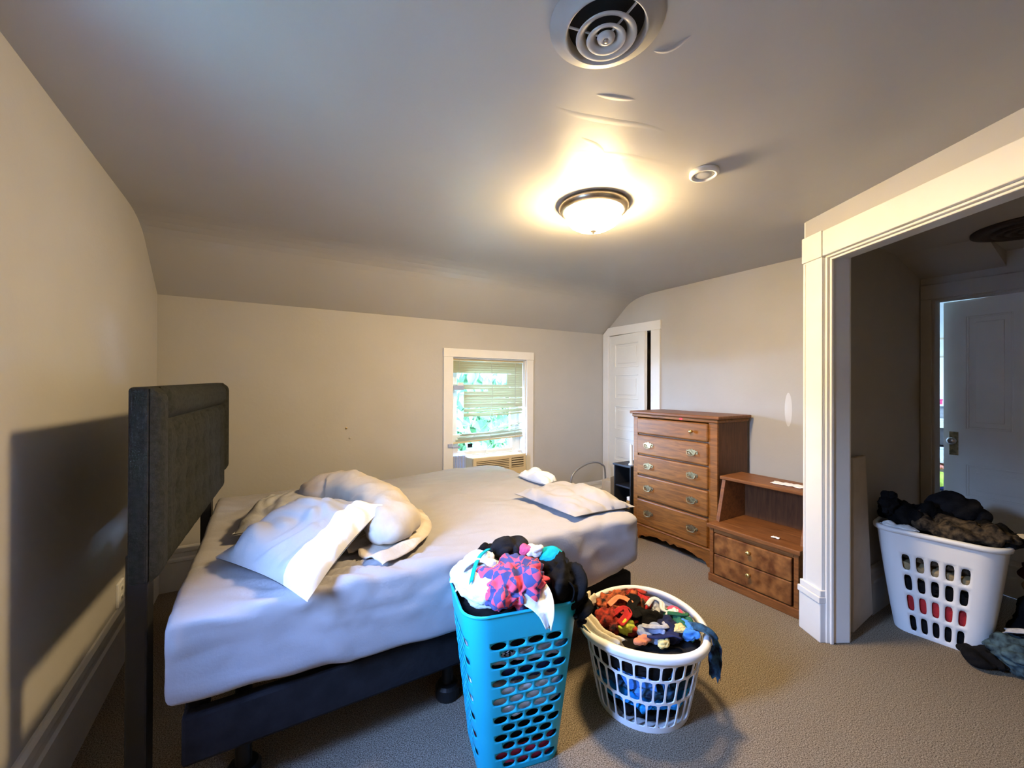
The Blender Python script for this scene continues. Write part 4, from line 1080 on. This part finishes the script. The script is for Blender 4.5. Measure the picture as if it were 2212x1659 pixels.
ribbon('white_strap', 'curled white strap at the back of the round basket pile', [(.02, .06, .385), (.05, .10, .405), (.085, .09, .40), (.09, .05, .385), (.12, .04, .38)], .022, C['white'], 1)
ribbon('grey_strap', 'looped grey strap over the blue-grey shirt in the round basket', [(.0, -.09, .375), (.03, -.12, .392), (.07, -.115, .395), (.10, -.09, .388), (.09, -.06, .385)], .022, C['grey'], 2)
ribbon('orange_band', 'orange band across the left of the round basket pile', [(-.15, .02, .38), (-.11, .06, .405), (-.06, .05, .40), (-.04, .01, .385)], .030, C['salmon'], 3, 'band')
ribbon('black_sleeve', 'black sleeve snaking through the middle of the round basket pile', [(-.06, .12, .395), (-.03, .07, .405), (-.045, .0, .40), (-.02, -.06, .388)], .045, C['black'], 4, 'sleeve')
ribbon('red_band', 'dark red band beside the orange garment in the round basket', [(-.13, -.06, .375), (-.08, -.03, .40), (-.06, -.06, .395), (-.09, -.11, .37)], .035, C['red'], 5, 'band')
ribbon('navy_sleeve', 'navy sleeve curled at the front right of the round basket', [(.02, -.14, .362), (.06, -.15, .372), (.11, -.13, .378), (.15, -.12, .368)], .035, C['navy'], 6, 'sleeve')
ribbon('green_strap', 'dark green strap at the right side of the round basket pile', [(.11, .02, .39), (.15, .01, .398), (.18, .03, .385), (.19, .07, .37)], .028, C['green'], 7)
ribbon('coral_band', 'coral band at the back edge of the round basket pile', [(-.08, .18, .375), (-.03, .19, .392), (.02, .175, .39)], .03, C['coral'], 8, 'band')
def rbw(x, y, z): return RB.loc + lv*x + fv*y + Vector((0, 0, z))
drape('cream_towel', 'cream towel draped along the left rim of the round basket', 'towel', [rbw(-.235, .10, .375), rbw(-.255, .0, .380), rbw(-.235, -.10, .372), rbw(-.16, -.19, .366), rbw(-.08, -.215, .352)], .058, C['cream'], 5, amp=.016, group=G2, freq=2, nv=16, nu=60)
drape('teal_trousers_leg', 'dark teal trouser leg hanging over the right rim of the round basket', 'trousers', [rbw(.17, -.03, .375), rbw(.245, -.04, .382), rbw(.288, -.05, .35), rbw(.292, -.055, .26), rbw(.288, -.06, .19)], .05, C['mixed'], 3, amp=.008, group=G2, freq=1, nv=12)
drape('blue_shirt_tail', 'mid-blue shirt tail pressed against the front lattice of the round basket', 'shirt', [rbw(-.03, -.226, .318), rbw(-.025, -.218, .26), rbw(.0, -.210, .20), rbw(.02, -.203, .165)], .16, C['blue'], 7, amp=.006, taper=(1.1, .55), group=G2, freq=1, side=tuple(lv))
drape('blue_shirt_sleeve', 'mid-blue sleeve behind the front lattice, right of the shirt tail', 'shirt', [rbw(.075, -.218, .315), rbw(.078, -.212, .27), rbw(.085, -.206, .215)], .13, C['blue'], 8, amp=.005, taper=(1.1, .3), group=G2, freq=1, side=tuple(lv), nu=30)

# ---- white basket in the hall
WB = Basket((3.325, .738, 0), math.radians(-84.5), .60, (.180, .150, .075), (.252, .225, .095), power=.9)
wb = thing('white_laundry_basket', 'large white plastic laundry basket with rows of slots in the hall', 'laundry basket', WB.loc, WB.rot)
tv = [0, .012, .128, .244, .360, .476, .570, .598]
NCw = 28
def whole(i, j):
    if 1 <= j <= 4 and i in (26, 27, 0, 1, 2, 12, 13, 14, 15, 16): return (.29, .38, 4.0)
    if 1 <= j <= 4 and i in (6, 7, 8, 20, 21, 22): return (.29, .38, 4.0)
    return None
def wpt(s, t): return WB.pt((s-.5/NCw) % 1.0, t)
bm = perforated(NCw, tv, whole, wpt)
solid(bobj('body', bm, M['plastic_white'], wb, smooth=True), .005, 1)
bm = bmesh.new(); a, b_, r = WB.dims(.6); rg = []
pr_ = [(-.006, 0), (.004, .006), (.016, .004), (.020, -.006), (.017, -.022), (.013, -.022), (.012, -.006), (.0, -.006)]
for k in range(80):
    ring = []
    for dx, dzz in pr_:
        x, y = rrect(k/80, a+dx, b_+dx, r+dx); ring.append(bm.verts.new((x, y, .598+dzz)))
    rg.append(ring)
for k in range(80):
    A1, B1 = rg[k], rg[(k+1) % 80]
    for q in range(len(pr_)): bm.faces.new((A1[q], A1[(q+1) % 8], B1[(q+1) % 8], B1[q]))
bobj('rim', bm, M['plastic_white'], wb, smooth=True)
bm = bmesh.new(); a, b_, r = WB.dims(.006); vs_ = [bm.verts.new((*rrect(k/60, a-.002, b_-.002, r), .006)) for k in range(60)]; bm.faces.new(vs_); solid(bobj('base', bm, M['plastic_white'], wb), .004, 0)
G3 = 'clothes in the white hall basket'
def inwb(nm, lb, z0, z1, m, seed, cat='garment'):
    zc = (z0+z1)/2; a, b_, r = WB.dims(zc)
    return garment(nm, lb, WB.world(0, 0, zc), (a*1.1, b_*1.12, (z1-z0)*.50), m, seed, G3, WB, .010, amp=.09, fr=8, rot=WB.rot, cat=cat, flat=3.2)
inwb('dark_trousers', 'black trousers at the bottom of the white hall basket', .014, .10, C['black'], 51, 'trousers')
inwb('red_fleece', 'red fleece showing through the lower slots of the white hall basket', .09, .25, C['red'], 52, 'fleece')
inwb('black_hoodie', 'black hoodie above the red fleece in the white hall basket', .24, .33, C['black'], 53, 'hoodie')
inwb('tan_trousers', 'tan trousers above the black hoodie in the white hall basket', .32, .42, C['tan'], 54, 'trousers')
inwb('dark_printed_shirt', 'dark brown printed shirt at the top slots of the white hall basket', .41, .56, C['camo'], 55, 'shirt')
lw = Vector((.0, -1, 0))
garment('black_jacket', 'black jacket heaped over the left half of the hall basket', (3.30, .83, .655), (.16, .16, .085), C['black'], 56, G3, None, amp=.24, fr=7, cat='jacket')
garment('black_fleece', 'rounded black fleece at the back of the hall basket heap', (3.45, .70, .70), (.13, .13, .085), C['char'], 57, G3, None, amp=.14, fr=6, cat='fleece')
garment('tan_print_top', 'black and tan printed top across the front of the hall basket heap', (3.21, .66, .635), (.10, .22, .06), C['camo'], 58, G3, None, amp=.2, fr=8, cat='shirt')
garment('black_trousers', 'black trousers at the right end of the hall basket heap', (3.30, .53, .625), (.13, .10, .06), C['black'], 59, G3, None, amp=.24, fr=8, cat='trousers')
garment('black_sleeve', 'black sleeve sticking up at the left end of the hall basket heap', (3.17, .925, .72), (.05, .045, .07), C['black'], 60, G3, None, amp=.28, fr=11, cat='garment')
garment('white_print_top', 'white patterned cloth over the right end of the hall basket', (3.32, .435, .625), (.05, .05, .03), C['cream'], 61, G3, None, amp=.25, fr=12, cat='cloth')
garment('white_sock', 'white cloth edge at the left front of the hall basket heap', (3.115, .86, .605), (.028, .09, .018), C['white'], 62, G3, None, amp=.25, fr=12, cat='cloth')
G4 = 'clothes on the hall floor'
garment('floral_dress', 'dark floral printed garment on the hall floor beside the white basket', (3.22, .41, .085), (.15, .15, .085), C['floral'], 71, G4, None, amp=.2, fr=7, cat='garment')
garment('black_sweatpants', 'black sweatpants heaped behind the floral garment on the hall floor', (3.47, .36, .17), (.16, .14, .18), C['black'], 72, G4, None, amp=.15, fr=6, cat='trousers')
garment('dark_maroon_coat', 'dark maroon coat on top of the heap at the right edge', (3.56, .37, .42), (.15, .12, .10), cloth('dark_maroon_cloth', (.05, .012, .018), var=.3), 73, G4, None, amp=.2, fr=7, cat='coat')
garment('black_cloth', 'flat black cloth lying on the carpet in front of the hall basket', (3.13, .53, .035), (.09, .10, .034), C['black'], 74, G4, None, amp=.3, fr=9, cat='cloth')
garment('tan_scarf', 'tan scarf between the white basket and the maroon coat', (3.50, .40, .345), (.05, .06, .025), C['tan'], 75, G4, None, amp=.2, fr=9, cat='scarf')
drape('pale_towel', 'pale grey towel edge lying across the floor heap', 'towel', [(3.24, .49, .165), (3.24, .42, .19), (3.25, .34, .185)], .05, C['grey'], 4, amp=.006, group=G4, freq=1, nv=10)

# ---- leaning board on the hall wall
bm = bmesh.new(); prism(bm, [(2.885, 0), (3.165, 0.03), (3.16, .06), (3.055, 1.0), (2.885, 1.0)], 1, 1.000, 1.022)
for v in bm.verts: v.co -= Vector((3.02, 1.01, 0))
o = bobj('wall_board', bm, M['board'], None, bevel=.004); o.location = (3.02, 1.005, 0); tag(o, 'tan fibreboard panel standing against the hall wall inside the opening', 'board')

# ---- things in the room beyond the hall door
su = thing('shelf_unit', 'cream shelf unit seen through the gap of the hall door', 'shelf', (6.12, 1.38, 0))
M['cream'] = mat('cream_paint', (.75, .66, .45), .6, var=.03); M['darkshelf'] = mat('dark_drawer', (.08, .07, .06), .6, var=.1)
for nm, b_, m in (('top', (-.16, .24, -.42, .42, .985, 1.06), M['cream']), ('drawer', (-.13, .22, -.40, .40, .81, .985), M['darkshelf']), ('shelf', (-.14, .22, -.40, .40, .62, .65), M['cream']), ('shelf', (-.14, .22, -.40, .40, .30, .33), M['cream']), ('side_panel', (-.14, .22, .40, .43, 0, .985), M['cream']), ('side_panel', (-.14, .22, -.43, -.40, 0, .985), M['cream']), ('back_panel', (.21, .23, -.40, .40, 0, .985), M['cream']), ('bottom_shelf', (-.14, .22, -.40, .40, .0, .06), M['cream'])):
    bm = bmesh.new(); box(bm, *b_); bobj(nm, bm, m, su, bevel=.004)
def frame(name, label, c, wdt, hgt, fcol, icol, group=None):
    t = thing(name, label, 'picture', c)
    for b_ in ((-.014, 0, -wdt/2, -wdt/2+.02, 0, hgt), (-.014, 0, wdt/2-.02, wdt/2, 0, hgt), (-.014, 0, -wdt/2+.02, wdt/2-.02, 0, .02), (-.014, 0, -wdt/2+.02, wdt/2-.02, hgt-.02, hgt)):
        bm = bmesh.new(); box(bm, *b_); bobj('frame_bar', bm, fcol, t, bevel=.002)
    bm = bmesh.new(); box(bm, -.006, 0, -wdt/2+.02, wdt/2-.02, .02, hgt-.02); bobj('print', bm, icol, t)
    return t
frame('picture_frame', 'thin gold picture frame on the pale wall beyond the hall door', (6.378, 1.36, 1.73), .26, .22, M['acbeige'], mat('pale_print', (.75, .72, .62), .7, vscale=12, col2=(.82, .80, .74)))
rbx = thing('red_box', 'raspberry red box standing on the far shelf unit', 'box', (6.20, 1.44, 1.06))
bm = bmesh.new(); box(bm, -.06, .10, -.05, .14, 0, .20); bobj('body', bm, mat('raspberry_card', (.50, .01, .08), .5, var=.05), rbx, bevel=.003)
bm = bmesh.new(); box(bm, -.064, .104, -.054, .144, .20, .215); bobj('lid', bm, mat('dark_raspberry_card', (.42, .01, .07), .5, var=.05), rbx, bevel=.003)
frame('photo_stand', 'white framed photo standing on the far shelf unit', (6.06, 1.325, 1.06), .12, .165, M['plastic_white'], mat('dark_photo', (.10, .10, .10), .5, vscale=10, col2=(.5, .47, .42)))
wbx = thing('white_carton', 'white carton on the upper shelf beyond the hall door', 'carton', (6.08, 1.38, .65))
bm = bmesh.new(); box(bm, -.08, .10, -.14, .14, 0, .13); bobj('body', bm, M['paper'], wbx, bevel=.004)
bm = bmesh.new(); box(bm, -.083, .103, -.143, .143, .11, .135); bobj('lid', bm, M['paper'], wbx, bevel=.003)
garment('lime_plush_ball', 'lime green plush ball on the lower shelf beyond the hall door', (6.0, 1.37, .445), (.09, .10, .09), C['lime'], 81, None, None, amp=.06, fr=6, cat='ball')
garment('orange_cloth', 'orange cloth piled above the lime ball beyond the hall door', (6.02, 1.40, .58), (.08, .10, .035), C['salmon'], 82, None, None, amp=.15, fr=9, cat='cloth')
garment('dark_cloth', 'dark cloth under the lime ball on the far shelf', (6.0, 1.30, .36), (.06, .08, .028), C['navy'], 83, None, None, amp=.15, fr=9, cat='cloth')
pbx = thing('white_tub', 'small white tub at the bottom of the far shelf unit', 'tub', (6.03, 1.43, .06))
bm = bmesh.new(); lathe(bm, [(0, 0), (.06, 0), (.075, .16), (.078, .17), (.07, .17), (.056, .01)], n=24); bobj('body', bm, M['plastic_white'], pbx, smooth=True)
bm = bmesh.new(); lathe(bm, [(.08, .168), (.08, .185), (0, .188)], n=24); bobj('lid', bm, M['plastic_white'], pbx, smooth=True)
garment('pink_cloth', 'pale pink cloth on the floor of the far shelf unit', (6.03, 1.32, .10), (.06, .07, .038), C['salmon'], 84, None, None, amp=.18, fr=9, cat='cloth')

# ---- outside: lawn and trees seen through the window
bm = bmesh.new(); n = 40
g = [[bm.verts.new((-40+i*2.2, -40+j*2.2, -3.2+.25*noise.noise(Vector((i*.3, j*.3, 0))))) for j in range(n+1)] for i in range(n+1)]
for i in range(n):
    for j in range(n): bm.faces.new((g[i][j], g[i+1][j], g[i+1][j+1], g[i][j+1]))
struct(bobj('ground', bm, M['grass'], smooth=True))
def tree(label, loc, h, r, nl, seed, group='trees outside the window'):
    t = thing('leafy_tree', label, 'tree', loc); rr = random.Random(seed)
    bm = bmesh.new(); tube(bm, catmull([(0, 0, 0), (.1, .05, h*.3), (-.05, .1, h*.6), (.1, 0, h*.9)], 6), [.16*(1-i/26) for i in range(19)], 10); bobj('trunk', bm, M['bark'], t, smooth=True)
    for k in range(7):
        a = rr.uniform(0, 6.28); z0 = h*(.35+.08*k); L = r*rr.uniform(.6, .95)
        bm = bmesh.new(); tube(bm, [(0, 0, z0), (L*.5*math.cos(a), L*.5*math.sin(a), z0+L*.25), (L*math.cos(a), L*math.sin(a), z0+L*.45)], [.05, .03, .012], 7); bobj('branch', bm, M['bark'], t, smooth=True)
    bm = bmesh.new()
    for k in range(nl):
        d = Vector((rr.gauss(0, 1), rr.gauss(0, 1), rr.gauss(0, 1))).normalized()*r*(rr.random()**.45)
        c = Vector((d.x, d.y, h*.72+d.z*.85)); s = rr.uniform(.08, .14)
        e = Euler((rr.uniform(0, 6.28), rr.uniform(0, 6.28), rr.uniform(0, 6.28))).to_matrix()
        vv = [bm.verts.new(c+e @ Vector(q)*s) for q in ((-1, 0, 0), (0, -.45, .06), (1, 0, 0), (0, .45, .06))]
        bm.faces.new(vv)
    f = bobj('foliage', bm, M['leaf'], t); f['kind'] = 'stuff'
    return t
tree('broad green tree outside, seen through the left of the window', (2.6, 7.0, -3.2), 6.6, 2.1, 20000, 1)
tree('taller green tree outside, seen through the right of the window', (6.9, 8.0, -3.2), 7.4, 2.2, 20000, 2)
tree('low green tree outside, filling the lower window', (5.0, 12.6, -3.2), 7.4, 2.4, 14000, 3)
M['siding'] = mat('grey_siding', (.30, .29, .28), .8, var=.05, vscale=3); M['shingle'] = mat('roof_shingle', (.10, .09, .09), .9, var=.2, vscale=20, bump=.4)
nh = thing('added_blocker_house', 'added unseen grey house shape blocking low sky light outside the left window', 'house', (-10.5, 2.2, -3.2))  # added out of view to block low sky light into the left window
bm = bmesh.new(); prism(bm, [(-4.5, 0), (4.5, 0), (4.5, 5.0), (0, 6.6), (-4.5, 5.0)], 0, -3, 1.4); bobj('wall', bm, M['siding'], nh)
for sg in (-1, 1):
    bm = bmesh.new(); prism(bm, [(0, 6.60), (sg*4.9, 4.86), (sg*4.9, 5.02), (0, 6.78)], 0, -3.2, 1.7); bobj('roof', bm, M['shingle'], nh)
for y in (-2.2, 2.0):
    for z in (1.2, 3.6):
        bm = bmesh.new(); box(bm, 1.40, 1.44, y-.5, y+.5, z-.1, z+1.2); wf_ = bobj('window', bm, M['trim'], nh)
        bm = bmesh.new(); box(bm, 1.44, 1.45, y-.42, y+.42, z, z+1.1); bobj('pane', bm, M['blackpl'], wf_)

# unseen eave added above the window in view, cuts steep sky light
bm = bmesh.new(); prism(bm, [(YW+.18, 2.20), (YW+.18, 2.32), (YW+1.05, 1.98), (YW+1.05, 1.84)], 0, -2.5, 5.5); struct(bobj('added_blocker_eave', bm, M['trim']))
